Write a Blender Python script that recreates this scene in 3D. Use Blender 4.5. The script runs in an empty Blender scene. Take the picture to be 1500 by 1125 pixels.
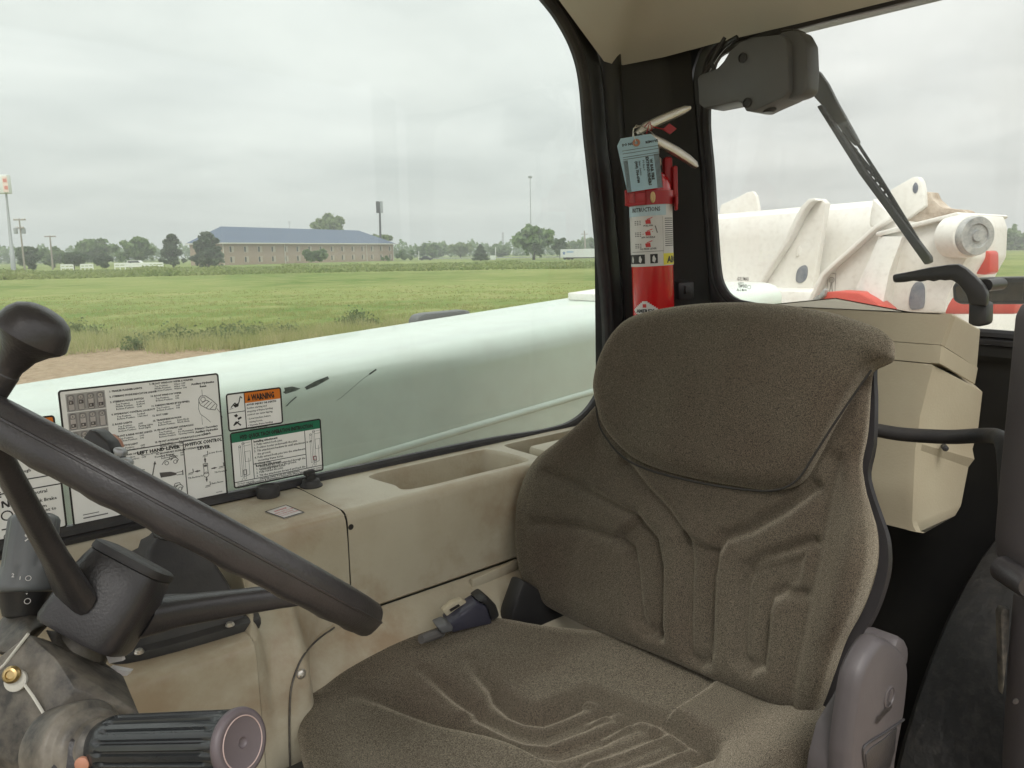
import bpy, bmesh, math, random
import numpy as np
from mathutils import Vector, Matrix
random.seed(7)
RNG = np.random.default_rng(11)
scene = bpy.context.scene
COL = scene.collection
R = math.radians

# ------------------------------------------------------------------ camera
# vehicle axes: X towards the rear of the machine, Y towards its right-hand side, Z up; the lens is at the origin, 2.4 m up
FL = 1127.0
GZ = -2.4
YAW, PITCH, ROLL = R(50), R(-9.71), R(0.84)
FWD = Vector((math.cos(YAW) * math.cos(PITCH), math.sin(YAW) * math.cos(PITCH), math.sin(PITCH)))
r0 = FWD.cross(Vector((0, 0, 1))).normalized()
u0 = r0.cross(FWD)
RGT = math.cos(ROLL) * r0 - math.sin(ROLL) * u0
UPV = math.cos(ROLL) * u0 + math.sin(ROLL) * r0
cd = bpy.data.cameras.new('camera')
cd.sensor_width = 36.0
cd.lens = 36.0 * FL / 1500.0
cd.clip_start = 0.02
cd.clip_end = 6000
cam = bpy.data.objects.new('camera', cd)
COL.objects.link(cam)
cam.matrix_world = Matrix(((RGT.x, UPV.x, -FWD.x, 0), (RGT.y, UPV.y, -FWD.y, 0), (RGT.z, UPV.z, -FWD.z, 0), (0, 0, 0, 1)))
cd.dof.use_dof = False
scene.camera = cam

# ------------------------------------------------------------------ world: overcast sky
SUN_EL, SUN_AZ = R(52), R(225)
w = bpy.data.worlds.new('World')
scene.world = w
w.use_nodes = True
nt = w.node_tree
nt.nodes.clear()
def N(t, **k):
    n = nt.nodes.new(t)
    for a, b in k.items():
        setattr(n, a, b)
    return n
LK = lambda a, b: nt.links.new(a, b)
out = N('ShaderNodeOutputWorld'); bg = N('ShaderNodeBackground')
bg.inputs[1].default_value = 0.11
LK(bg.outputs[0], out.inputs[0])
sky = N('ShaderNodeTexSky'); sky.sky_type = 'NISHITA'; sky.sun_disc = False
sky.sun_elevation = SUN_EL; sky.sun_rotation = R(90) - SUN_AZ; sky.dust_density = 3.0
tc = N('ShaderNodeTexCoord')
sep = N('ShaderNodeSeparateXYZ'); LK(tc.outputs['Generated'], sep.inputs[0])
zc = N('ShaderNodeMath', operation='MAXIMUM'); LK(sep.outputs[2], zc.inputs[0]); zc.inputs[1].default_value = 0.0
za = N('ShaderNodeMath', operation='ADD'); LK(zc.outputs[0], za.inputs[0]); za.inputs[1].default_value = 0.10
dx = N('ShaderNodeMath', operation='DIVIDE'); LK(sep.outputs[0], dx.inputs[0]); LK(za.outputs[0], dx.inputs[1])
dy = N('ShaderNodeMath', operation='DIVIDE'); LK(sep.outputs[1], dy.inputs[0]); LK(za.outputs[0], dy.inputs[1])
cmb = N('ShaderNodeCombineXYZ'); LK(dx.outputs[0], cmb.inputs[0]); LK(dy.outputs[0], cmb.inputs[1])
nz = N('ShaderNodeTexNoise'); nz.inputs['Scale'].default_value = 0.85; nz.inputs['Detail'].default_value = 5; nz.inputs['Roughness'].default_value = 0.52
nz.inputs['Distortion'].default_value = 0.35
LK(cmb.outputs[0], nz.inputs['Vector'])
cr = N('ShaderNodeValToRGB')
cr.color_ramp.elements[0].position = 0.30; cr.color_ramp.elements[0].color = (4.85, 4.85, 4.78, 1)
cr.color_ramp.elements[1].position = 0.70; cr.color_ramp.elements[1].color = (6.7, 6.6, 6.42, 1)
LK(nz.outputs[0], cr.inputs[0])
# overcast: brighter towards the zenith
g1 = N('ShaderNodeMath', operation='MULTIPLY_ADD'); LK(zc.outputs[0], g1.inputs[0]); g1.inputs[1].default_value = 1.45; g1.inputs[2].default_value = 0.78
vm = N('ShaderNodeVectorMath', operation='SCALE'); LK(cr.outputs[0], vm.inputs[0]); LK(g1.outputs[0], vm.inputs['Scale'])
mx = N('ShaderNodeMix', data_type='RGBA'); mx.inputs[0].default_value = 0.93
LK(sky.outputs[0], mx.inputs[6]); LK(vm.outputs[0], mx.inputs[7])
LK(mx.outputs[2], bg.inputs[0])

sl = bpy.data.lights.new('sun', 'SUN')
sl.energy = 1.3; sl.angle = R(18); sl.color = (1.0, 0.97, 0.92)
sun = bpy.data.objects.new('sun', sl); COL.objects.link(sun)
sd = Vector((math.cos(SUN_AZ) * math.cos(SUN_EL), math.sin(SUN_AZ) * math.cos(SUN_EL), math.sin(SUN_EL)))
sun.rotation_euler = sd.to_track_quat('Z', 'Y').to_euler()
scene.view_settings.view_transform = 'Standard'
scene.view_settings.look = 'None'
scene.view_settings.gamma = 1
scene.view_settings.use_curve_mapping = False
scene.view_settings.exposure = 0.68
scene.cycles.max_bounces = 10
scene.cycles.transparent_max_bounces = 16

# ------------------------------------------------------------------ helpers: pixels of the photograph to points in the place
def ray(x, v): return FWD + RGT * ((x - 750) / FL) - UPV * ((v - 562.5) / FL)
def onX(x, v, k): d = ray(x, v); return d * (k / d.x)
def onY(x, v, k): d = ray(x, v); return d * (k / d.y)
def onZ(x, v, k): d = ray(x, v); return d * (k / d.z)
def onD(x, v, k): return ray(x, v) * k
def onP(x, v, o, n): d = ray(x, v); return d * (o.dot(n) / d.dot(n))
def ground(x, dist): d = ray(x, 380); d = Vector((d.x, d.y, 0)).normalized(); return Vector((d.x * dist, d.y * dist, GZ))

ORG = {}
def tag(o, label=None, cat=None, group=None, kind=None):
    if label: o['label'] = label
    if cat: o['category'] = cat
    if group: o['group'] = group
    if kind: o['kind'] = kind
    return o
def root(name, loc, label, cat, group=None):
    o = bpy.data.objects.new(name, None); COL.objects.link(o)
    o.empty_display_size = 0.1
    o.location = loc
    ORG[o] = Vector(loc)
    return tag(o, label, cat, group)
def link_mesh(name, me, mat, parent=None, org=None):
    o = bpy.data.objects.new(name, me); COL.objects.link(o)
    if mat: me.materials.append(mat)
    ORG[o] = org
    if parent:
        o.parent = parent
    else:
        o.location = org
    return o
def mk(name, verts, faces, mat, parent=None, smooth=True, auto=None):
    V = np.array([tuple(v) for v in verts], dtype=float).reshape(-1, 3)
    if parent: org = ORG[parent]
    else:
        lo, hi = V.min(0), V.max(0)
        org = Vector(((lo[0] + hi[0]) / 2, (lo[1] + hi[1]) / 2, lo[2]))
    me = bpy.data.meshes.new(name)
    me.from_pydata((V - np.array(org)).tolist(), [], [list(f) for f in faces])
    if smooth:
        me.polygons.foreach_set('use_smooth', [True] * len(me.polygons))
        if auto is not None:
            me.set_sharp_from_angle(angle=R(auto))
    me.validate()
    return link_mesh(name, me, mat, parent, org)
def copy_tree(o, parent=None):
    c = o.copy(); COL.objects.link(c)
    ORG[c] = ORG[o]
    if parent: c.parent = parent
    for ch in list(o.children): copy_tree(ch, c)
    return c

class Geo:
    """collects shapes, then builds ONE mesh object"""
    def __init__(s): s.v = []; s.f = []
    def add(s, v, f):
        b = len(s.v); s.v += [Vector(p) for p in v]; s.f += [[i + b for i in q] for q in f]; return s
    def box(s, c, ex, ey, ez, bev=0.0, seg=2):
        """c centre, ex ey ez half-extent vectors"""
        bm = bmesh.new(); bmesh.ops.create_cube(bm, size=2)
        M = Matrix((ex, ey, ez)).transposed()
        lx, ly, lz = ex.length, ey.length, ez.length
        for v in bm.verts: v.co = Vector((v.co.x * lx, v.co.y * ly, v.co.z * lz))
        if bev: bmesh.ops.bevel(bm, geom=list(bm.edges) + list(bm.verts), offset=bev, segments=seg, affect='EDGES', profile=0.5)
        Rm = Matrix((ex.normalized(), ey.normalized(), ez.normalized())).transposed()
        vs = [c + Rm @ v.co for v in bm.verts]
        bm.verts.index_update()
        fs = [[v.index for v in f.verts] for f in bm.faces]
        bm.free(); return s.add(vs, fs)
    def abox(s, lo, hi, bev=0.0, seg=2):
        lo, hi = Vector(lo), Vector(hi); c = (lo + hi) / 2; h = (hi - lo) / 2
        return s.box(c, Vector((h.x, 0, 0)), Vector((0, h.y, 0)), Vector((0, 0, h.z)), bev, seg)
    def tube(s, pts, rad, n=12, cap=True):
        pts = [Vector(p) for p in pts]; m = len(pts)
        rad = rad if isinstance(rad, (list, tuple)) else [rad] * m
        t0 = (pts[1] - pts[0]).normalized()
        a = t0.orthogonal().normalized(); vs = []; fs = []
        for i, p in enumerate(pts):
            t = (pts[min(i + 1, m - 1)] - pts[max(i - 1, 0)]).normalized()
            a = (a - t * a.dot(t)).normalized(); b = t.cross(a)
            for k in range(n):
                q = 2 * math.pi * k / n
                vs.append(p + (a * math.cos(q) + b * math.sin(q)) * rad[i])
        for i in range(m - 1):
            for k in range(n):
                k2 = (k + 1) % n
                fs.append([i * n + k, i * n + k2, (i + 1) * n + k2, (i + 1) * n + k])
        if cap: fs += [list(range(n))[::-1], [(m - 1) * n + k for k in range(n)]]
        return s.add(vs, fs)
    def lathe(s, org, axis, prof, n=32, mod=None):
        """prof: (radius, height along axis)"""
        axis = axis.normalized(); a = axis.orthogonal().normalized(); b = axis.cross(a); vs = []; fs = []
        for (r, h) in prof:
            for k in range(n):
                q = 2 * math.pi * k / n
                rr = r * (mod(q, h) if mod else 1)
                vs.append(org + axis * h + (a * math.cos(q) + b * math.sin(q)) * rr)
        for i in range(len(prof) - 1):
            for k in range(n):
                k2 = (k + 1) % n
                fs.append([i * n + k, i * n + k2, (i + 1) * n + k2, (i + 1) * n + k])
        fs += [list(range(n))[::-1], [(len(prof) - 1) * n + k for k in range(n)]]
        return s.add(vs, fs)
    def prism(s, poly, d, bev=0.0):
        poly = [Vector(p) for p in poly]; n = len(poly); d = Vector(d)
        bm = bmesh.new()
        b = [bm.verts.new(p) for p in poly]; t = [bm.verts.new(p + d) for p in poly]
        bm.faces.new(b); bm.faces.new(t[::-1])
        for i in range(n):
            j = (i + 1) % n; bm.faces.new([b[j], b[i], t[i], t[j]])
        bmesh.ops.recalc_face_normals(bm, faces=bm.faces)
        if bev: bmesh.ops.bevel(bm, geom=list(bm.edges), offset=bev, segments=2, affect='EDGES', profile=0.5, clamp_overlap=True)
        bm.verts.index_update(); vs = [v.co.copy() for v in bm.verts]; fs = [[v.index for v in f.verts] for f in bm.faces]
        bm.free(); return s.add(vs, fs)
    def loft(s, rings, cap=True, closed=True):
        n = len(rings[0]); vs = [p for r in rings for p in r]; fs = []
        for i in range(len(rings) - 1):
            for k in range(n if closed else n - 1):
                k2 = (k + 1) % n
                fs.append([i * n + k, i * n + k2, (i + 1) * n + k2, (i + 1) * n + k])
        if cap and closed: fs += [list(range(n))[::-1], [(len(rings) - 1) * n + k for k in range(n)]]
        return s.add(vs, fs)
    def build(s, name, mat, parent=None, smooth=True, auto=35):
        bm = bmesh.new(); vv = [bm.verts.new(p) for p in s.v]
        for f in s.f:
            try: bm.faces.new([vv[i] for i in f])
            except ValueError: pass
        bmesh.ops.recalc_face_normals(bm, faces=bm.faces)
        bm.verts.index_update()
        vs = [v.co.copy() for v in bm.verts]; fs = [[v.index for v in f.verts] for f in bm.faces]
        bm.free()
        return mk(name, vs, fs, mat, parent, smooth, auto)

def catmull(pts, n, closed=False):
    P = [np.array(tuple(p), float) for p in pts]; m = len(P); o = []
    segs = m if closed else m - 1
    for i in range(segs):
        if closed: a, b, c, d = P[(i - 1) % m], P[i], P[(i + 1) % m], P[(i + 2) % m]
        else: a, b, c, d = P[max(i - 1, 0)], P[i], P[i + 1], P[min(i + 2, m - 1)]
        for k in range(n):
            t = k / n
            o.append(0.5 * ((2 * b) + (-a + c) * t + (2 * a - 5 * b + 4 * c - d) * t * t + (-a + 3 * b - 3 * c + d) * t ** 3))
    if not closed: o.append(P[-1])
    return o
def patch(name, grid, mat, parent=None, n=6, flip=False):
    """smooth surface through a grid of control points"""
    rows = [catmull(r, n) for r in grid]
    cols = [catmull([rows[i][j] for i in range(len(rows))], n) for j in range(len(rows[0]))]
    nc, nr = len(cols), len(cols[0])
    V = [cols[j][i] for j in range(nc) for i in range(nr)]
    F = [[j * nr + i, j * nr + i + 1, (j + 1) * nr + i + 1, (j + 1) * nr + i] for j in range(nc - 1) for i in range(nr - 1)]
    if flip: F = [f[::-1] for f in F]
    return mk(name, V, F, mat, parent)

# ------------------------------------------------------------------ materials
def mat(name, col, rough=0.6, metal=0.0, spec=0.5, vary=None, bump=None, vary2=None, coat=0.0, sheen=0.0, ramp=(0.35, 0.7), stretch=None):
    """vary / vary2: (second colour, noise scale, amount); bump: (scale, strength, distance)"""
    m = bpy.data.materials.new(name); m.use_nodes = True
    t = m.node_tree; b = t.nodes['Principled BSDF']
    b.inputs['Roughness'].default_value = rough; b.inputs['Metallic'].default_value = metal
    b.inputs['Specular IOR Level'].default_value = spec
    b.inputs['Coat Weight'].default_value = coat
    b.inputs['Sheen Weight'].default_value = sheen
    b.inputs['Base Color'].default_value = (*col, 1)
    co = t.nodes.new('ShaderNodeTexCoord'); src = co.outputs['Object']
    if stretch:
        mp = t.nodes.new('ShaderNodeMapping'); mp.inputs['Scale'].default_value = stretch
        t.links.new(src, mp.inputs[0]); src = mp.outputs[0]
    cur = None
    for k, vv in enumerate((vary, vary2)):
        if not vv: continue
        c2, sc, am = vv
        nz = t.nodes.new('ShaderNodeTexNoise'); nz.inputs['Scale'].default_value = sc; nz.inputs['Detail'].default_value = 6
        nz.inputs['Roughness'].default_value = 0.62
        t.links.new(src, nz.inputs['Vector'])
        rp = t.nodes.new('ShaderNodeMapRange'); rp.inputs[1].default_value = ramp[0]; rp.inputs[2].default_value = ramp[1]
        rp.inputs[3].default_value = 0; rp.inputs[4].default_value = am
        t.links.new(nz.outputs[0], rp.inputs[0])
        mx = t.nodes.new('ShaderNodeMix'); mx.data_type = 'RGBA'
        t.links.new(rp.outputs[0], mx.inputs[0])
        if cur: t.links.new(cur, mx.inputs[6])
        else: mx.inputs[6].default_value = (*col, 1)
        mx.inputs[7].default_value = (*c2, 1)
        cur = mx.outputs[2]
    if cur: t.links.new(cur, b.inputs['Base Color'])
    if bump:
        sc, st, di = bump
        nb = t.nodes.new('ShaderNodeTexNoise'); nb.inputs['Scale'].default_value = sc; nb.inputs['Detail'].default_value = 3
        t.links.new(src, nb.inputs['Vector'])
        bp = t.nodes.new('ShaderNodeBump'); bp.inputs['Strength'].default_value = st; bp.inputs['Distance'].default_value = di
        t.links.new(nb.outputs[0], bp.inputs['Height']); t.links.new(bp.outputs[0], b.inputs['Normal'])
    return m
def glass_mat(name, tint, dust=0.02, scale=3.0):
    m = bpy.data.materials.new(name); m.use_nodes = True
    t = m.node_tree; t.nodes.clear()
    o = t.nodes.new('ShaderNodeOutputMaterial')
    tr = t.nodes.new('ShaderNodeBsdfTransparent'); tr.inputs[0].default_value = (*tint, 1)
    gl = t.nodes.new('ShaderNodeBsdfGlossy'); gl.inputs['Roughness'].default_value = 0.0
    fr = t.nodes.new('ShaderNodeFresnel'); fr.inputs[0].default_value = 1.5
    fm = t.nodes.new('ShaderNodeMath'); fm.operation = 'MULTIPLY'; fm.inputs[1].default_value = 1.0
    t.links.new(fr.outputs[0], fm.inputs[0])
    m1 = t.nodes.new('ShaderNodeMixShader')
    t.links.new(fm.outputs[0], m1.inputs[0]); t.links.new(tr.outputs[0], m1.inputs[1]); t.links.new(gl.outputs[0], m1.inputs[2])
    df = t.nodes.new('ShaderNodeBsdfDiffuse'); df.inputs[0].default_value = (0.75, 0.75, 0.72, 1)
    tl = t.nodes.new('ShaderNodeBsdfTranslucent'); tl.inputs[0].default_value = (0.75, 0.75, 0.72, 1)
    ds = t.nodes.new('ShaderNodeMixShader'); ds.inputs[0].default_value = 0.5
    t.links.new(df.outputs[0], ds.inputs[1]); t.links.new(tl.outputs[0], ds.inputs[2])
    co = t.nodes.new('ShaderNodeTexCoord')
    nz = t.nodes.new('ShaderNodeTexNoise'); nz.inputs['Scale'].default_value = scale; nz.inputs['Detail'].default_value = 8
    t.links.new(co.outputs['Object'], nz.inputs['Vector'])
    rp = t.nodes.new('ShaderNodeMapRange'); rp.inputs[1].default_value = 0.4; rp.inputs[2].default_value = 0.75
    rp.inputs[3].default_value = dust * 0.5; rp.inputs[4].default_value = dust * 1.8
    t.links.new(nz.outputs[0], rp.inputs[0])
    m2 = t.nodes.new('ShaderNodeMixShader')
    t.links.new(rp.outputs[0], m2.inputs[0]); t.links.new(m1.outputs[0], m2.inputs[1]); t.links.new(ds.outputs[0], m2.inputs[2])
    t.links.new(m2.outputs[0], o.inputs[0])
    return m

M = {}
M['beige'] = mat('beige_plastic', (.475, .435, .33), .48, vary=((.30, .205, .12), 6, .75), vary2=((.37, .31, .215), 2.4, .8), bump=(260, .2, .002), ramp=(.45, .61))
M['beige_box'] = mat('beige_box_plastic', (.46, .415, .30), .6, vary=((.33, .25, .17), 5, .5), bump=(320, .15, .002))
M['liner'] = mat('headliner', (.56, .55, .49), .8, vary=((.50, .49, .43), 3, .5), bump=(500, .2, .001))
M['black'] = mat('black_plastic', (.018, .018, .019), .42, vary=((.05, .047, .043), 9, .5), bump=(400, .15, .001))
M['rubber'] = mat('black_rubber', (.022, .022, .024), .55, vary=((.07, .065, .06), 14, .6), bump=(300, .25, .001))
M['paint_black'] = mat('black_paint', (.012, .012, .012), .3, vary=((.03, .028, .025), 5, .4))
M['frame_grey'] = mat('dark_grey_paint', (.024, .023, .021), .5, vary=((.015, .014, .013), 3, .5))
M['grip'] = mat('grip_plastic', (.026, .025, .026), .36, vary=((.055, .050, .052), 12, .6), bump=(500, .3, .001))
M['wand'] = mat('grey_wand_plastic', (.11, .12, .125), .4, vary=((.16, .16, .155), 20, .5))
M['gloss'] = mat('gloss_black_plastic', (.018, .021, .023), .22, vary=((.05, .05, .05), 20, .3))
M['cap'] = mat('mauve_grey_plastic', (.105, .086, .094), .5, vary=((.08, .067, .072), 30, .5))
M['ringline'] = mat('cap_ring', (.38, .29, .27), .6)
M['column'] = mat('dusty_column_plastic', (.042, .040, .037), .5, vary=((.21, .19, .155), 30, .85), vary2=((.12, .105, .085), 110, .6), bump=(200, .3, .001), ramp=(.43, .64))
M['cover'] = mat('seat_cover_plastic', (.085, .075, .078), .5, vary=((.06, .053, .055), 8, .7), bump=(350, .15, .001))
M['grey'] = mat('slate_plastic', (.115, .118, .12), .5, vary=((.09, .09, .09), 10, .5), bump=(500, .15, .001))
M['buckle'] = mat('buckle_plastic', (.035, .035, .055), .35, vary=((.07, .07, .085), 30, .5))
M['strap'] = mat('seat_belt_webbing', (.11, .105, .10), .8, bump=(700, .4, .001))
M['steel'] = mat('steel', (.66, .64, .59), .34, .8, vary=((.5, .45, .38), 40, .5))
M['brass'] = mat('brass', (.55, .40, .18), .35, 1.0, vary=((.25, .2, .12), 60, .6))
M['chrome'] = mat('silver_plastic', (.36, .37, .38), .3, .4, vary=((.25, .25, .26), 30, .5))
M['white'] = mat('white_paint_green_cast', (.70, .79, .715), .26, vary=((.63, .71, .63), 3, .5), vary2=((.56, .56, .50), 14, .3), coat=.3)  # green cast of the light on the white boom mixed into the paint
M['white2'] = mat('white_machine_paint', (.76, .74, .70), .45, vary=((.66, .62, .56), 4, .55), vary2=((.35, .30, .25), 40, .22), bump=(8, .08, .01), ramp=(.50, .70))
M['scuff'] = mat('scuff_mark', (.08, .10, .09), .7, vary=((.20, .24, .22), 90, .8))
M['red_paint'] = mat('red_paint', (.55, .055, .04), .4, vary=((.40, .09, .06), 6, .5))
M['red'] = mat('red_enamel', (.56, .008, .010), .25, coat=.4, vary=((.30, .01, .012), 20, .4))
M['redplastic'] = mat('red_plastic', (.36, .012, .016), .4)
M['decal'] = mat('decal_vinyl', (.82, .785, .76), .45, vary=((.72, .67, .62), 12, .5))
M['ink'] = mat('black_ink', (.02, .017, .016), .5)
M['ink_soft'] = mat('fine_print_ink', (.11, .10, .095), .6)
M['orange'] = mat('orange_ink', (.74, .20, .015), .5)
M['green_ink'] = mat('green_ink', (.012, .17, .09), .5)
M['redink'] = mat('red_ink', (.5, .03, .03), .5)
M['grey_ink'] = mat('grey_ink', (.38, .37, .36), .5)
M['paper'] = mat('white_label_paper', (.70, .68, .66), .6, vary=((.6, .58, .56), 30, .5))
M['tag'] = mat('blue_card', (.37, .56, .68), .7, vary=((.42, .58, .66), 15, .6))
M['yellow'] = mat('yellow_label', (.72, .62, .06), .5)
M['eyelet'] = mat('brown_eyelet', (.42, .20, .13), .6)
M['wood'] = mat('tan_plastic', (.60, .42, .20), .6)
M['pale_blue'] = mat('pale_blue_label', (.45, .58, .64), .6)
M['lens'] = mat('mirror_lens', (.02, .017, .015), .45, vary=((.16, .11, .05), 14, .7))  # brown flecks paint glints into the darkened lens
M['pin_grey'] = mat('worn_steel_cap', (.36, .37, .36), .5, .3, vary=((.16, .17, .19), 14, .9), vary2=((.6, .58, .55), 40, .6))
M['hole'] = mat('blue_grey_recess', (.12, .135, .17), .7, vary=((.28, .28, .30), 25, .8))
M['mud'] = mat('dried_mud', (.60, .52, .44), .95, vary=((.24, .17, .11), 9, .95), bump=(30, .6, .02))
M['floor'] = mat('black_rubber_mat', (.012, .012, .012), .6, vary=((.03, .028, .025), 9, .5), vary2=((.05, .045, .04), 70, .5), bump=(60, .5, .006), ramp=(.48, .72))
M['pole_grey'] = mat('boom_shading_grey', (.30, .31, .30), .5, vary=((.22, .22, .21), 4, .6))  # unseen outer wall's grey, picked to dim the light bounced onto the boom
M['wglass'] = glass_mat('green_tinted_glass', (.918, .952, .931), .032, 2.2)
M['rglass'] = glass_mat('clear_glass', (.955, .97, .952), .065, 4.0)

def fabric(name, c1, c2, wear):
    m = mat(name, c1, .95, spec=.08, sheen=.55)
    m.node_tree.nodes['Principled BSDF'].inputs['Sheen Roughness'].default_value = .45
    m.node_tree.nodes['Principled BSDF'].inputs['Sheen Tint'].default_value = (1.0, .90, .70, 1)
    t = m.node_tree; b = t.nodes['Principled BSDF']
    co = t.nodes.new('ShaderNodeTexCoord')
    v = t.nodes.new('ShaderNodeTexNoise'); v.inputs['Scale'].default_value = 950; v.inputs['Detail'].default_value = 2; v.inputs['Roughness'].default_value = .8
    t.links.new(co.outputs['Object'], v.inputs['Vector'])
    rp = t.nodes.new('ShaderNodeMapRange'); rp.inputs[1].default_value = .36; rp.inputs[2].default_value = .66
    t.links.new(v.outputs[0], rp.inputs[0])
    mx = t.nodes.new('ShaderNodeMix'); mx.data_type = 'RGBA'; mx.inputs[6].default_value = (*c1, 1); mx.inputs[7].default_value = (*c2, 1)
    t.links.new(rp.outputs[0], mx.inputs[0])
    n2 = t.nodes.new('ShaderNodeTexNoise'); n2.inputs['Scale'].default_value = 7; n2.inputs['Detail'].default_value = 4
    t.links.new(co.outputs['Object'], n2.inputs['Vector'])
    r2 = t.nodes.new('ShaderNodeMapRange'); r2.inputs[1].default_value = .42; r2.inputs[2].default_value = .68; r2.inputs[4].default_value = .55
    t.links.new(n2.outputs[0], r2.inputs[0])
    m2 = t.nodes.new('ShaderNodeMix'); m2.data_type = 'RGBA'; m2.blend_type = 'MULTIPLY'
    t.links.new(r2.outputs[0], m2.inputs[0]); t.links.new(mx.outputs[2], m2.inputs[6]); m2.inputs[7].default_value = (*wear, 1)
    t.links.new(m2.outputs[2], b.inputs['Base Color'])
    sr = t.nodes.new('ShaderNodeMapRange'); sr.inputs[1].default_value = .40; sr.inputs[2].default_value = .64; sr.inputs[3].default_value = .12; sr.inputs[4].default_value = .75
    t.links.new(v.outputs[0], sr.inputs[0]); t.links.new(sr.outputs[0], b.inputs['Sheen Weight'])
    bp = t.nodes.new('ShaderNodeBump'); bp.inputs['Strength'].default_value = .55; bp.inputs['Distance'].default_value = .0015
    t.links.new(v.outputs[0], bp.inputs['Height']); t.links.new(bp.outputs[0], b.inputs['Normal'])
    return m
M['fabric'] = fabric('seat_fabric', (.032, .0285, .022), (.148, .126, .093), (.74, .62, .62))
M['seam'] = mat('seam_thread', (.02, .018, .015), .9)

for k in ('decal', 'paper'):
    t = M[k].node_tree; b = t.nodes['Principled BSDF']; src = b.inputs['Base Color'].links[0].from_socket
    tl = t.nodes.new('ShaderNodeBsdfTranslucent'); t.links.new(src, tl.inputs[0]); ms = t.nodes.new('ShaderNodeMixShader'); ms.inputs[0].default_value = .45 if k == 'decal' else .1
    t.links.new(b.outputs[0], ms.inputs[1]); t.links.new(tl.outputs[0], ms.inputs[2]); t.links.new(ms.outputs[0], t.nodes['Material Output'].inputs[0])

# backfacing fix for the panes: only the entry face mirrors
for g in ('wglass', 'rglass'):
    t = M[g].node_tree
    fm = [n for n in t.nodes if n.type == 'MATH'][0]
    ge = t.nodes.new('ShaderNodeNewGeometry')
    sb = t.nodes.new('ShaderNodeMath'); sb.operation = 'SUBTRACT'; sb.inputs[0].default_value = 1.0
    t.links.new(ge.outputs['Backfacing'], sb.inputs[1]); t.links.new(sb.outputs[0], fm.inputs[1])

# ================================================================== THE CAB
cab = root('telehandler_cab', (.4, .6, -1.10), 'black framed machine cab around the seat, with beige headliner and two big windows', 'vehicle cab')

def offset_loop(pts, d, ax):
    """grow a closed loop in its own plane; ax = indices of the two in-plane axes"""
    n = len(pts); o = []
    area = sum(pts[i][ax[0]] * pts[(i + 1) % n][ax[1]] - pts[(i + 1) % n][ax[0]] * pts[i][ax[1]] for i in range(n))
    s = 1 if area > 0 else -1
    for i in range(n):
        a, b = pts[(i - 1) % n], pts[(i + 1) % n]
        tx, ty = b[ax[0]] - a[ax[0]], b[ax[1]] - a[ax[1]]
        l = math.hypot(tx, ty) or 1
        p = Vector(pts[i]); p[ax[0]] += s * ty / l * d; p[ax[1]] -= s * tx / l * d
        o.append(p)
    return o
def window(outline, ax, k, inward, frame_w, glass, seal_mat, frame_mat, nm='window'):
    """pane, rubber seal and surrounding frame of a window in the plane axis k; inward = +1/-1 along that axis towards the cab"""
    def at(loop, d):
        r = []
        for p in loop:
            q = Vector(p); q[k] += d * inward; r.append(q)
        return r
    g = Geo(); g.loft([at(offset_loop(outline, .004, ax), -.012), at(offset_loop(outline, .004, ax), -.006)])
    g.build('window_pane', glass, cab)
    g = Geo()
    o = lambda d: offset_loop(outline, d, ax)
    g.loft([at(o(.006), -.005), at(o(0), -.004), at(o(0), .004), at(o(.004), .008), at(o(.010), .009), at(o(.013), .005), at(o(.016), .009), at(o(.022), .008), at(o(.024), .0)], cap=False)
    g.build('window_seal', seal_mat, cab)
    g = Geo(); g.loft([at(o(.0235), .003), at(o(.030), .006), at(o(frame_w - .01), .008), at(o(frame_w), .002), at(o(frame_w), -.02)], cap=False)
    g.build('window_frame', frame_mat, cab)

# right-hand window
wp = [(792, 0), (818, 35), (838, 75), (849, 120), (856, 200), (866, 290), (874, 370), (881, 440), (884, 500), (881, 550), (868, 585), (842, 613), (800, 628)]
out = [onY(x, v, 1.05) for x, v in wp]
out += [Vector((x, 1.05, -.325)) for x in (.8, .5, .2, -.1, -.4, -.6)]
out += [Vector((-.68, 1.05, -.29)), Vector((-.70, 1.05, -.2)), Vector((-.70, 1.05, .2)), Vector((-.66, 1.05, .46)), Vector((-.6, 1.05, .5)), Vector((0, 1.05, .51)), Vector((.6, 1.05, .51)), Vector((.85, 1.05, .495))]
out = [Vector(p) for p in catmull(out, 5, True)]
window(out, (0, 2), 1, -1, .062, M['wglass'], M['rubber'], M['paint_black'])

# rear window
rw = [(1040, 170), (1046, 250), (1051, 330), (1056, 395), (1063, 420), (1078, 436), (1110, 444)]
out = [onX(x, v, 1.30) for x, v in rw]
out += [Vector((1.30, y, -.125)) for y in (.60, .45, .32)]
out += [Vector((1.30, .25, -.11)), Vector((1.30, .225, -.05)), Vector((1.30, .22, .1)), Vector((1.30, .225, .30)), Vector((1.30, .26, .36))]
out += [Vector((1.30, y, .375)) for y in (.4, .6, .75)]
out += [onX(1090, 70, 1.30), onX(1050, 92, 1.30)]
out = [Vector(p) for p in catmull(out, 5, True)]
rear_outline = out
window(out, (1, 2), 0, -1, .05, M['rglass'], M['rubber'], M['paint_black'])

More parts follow.
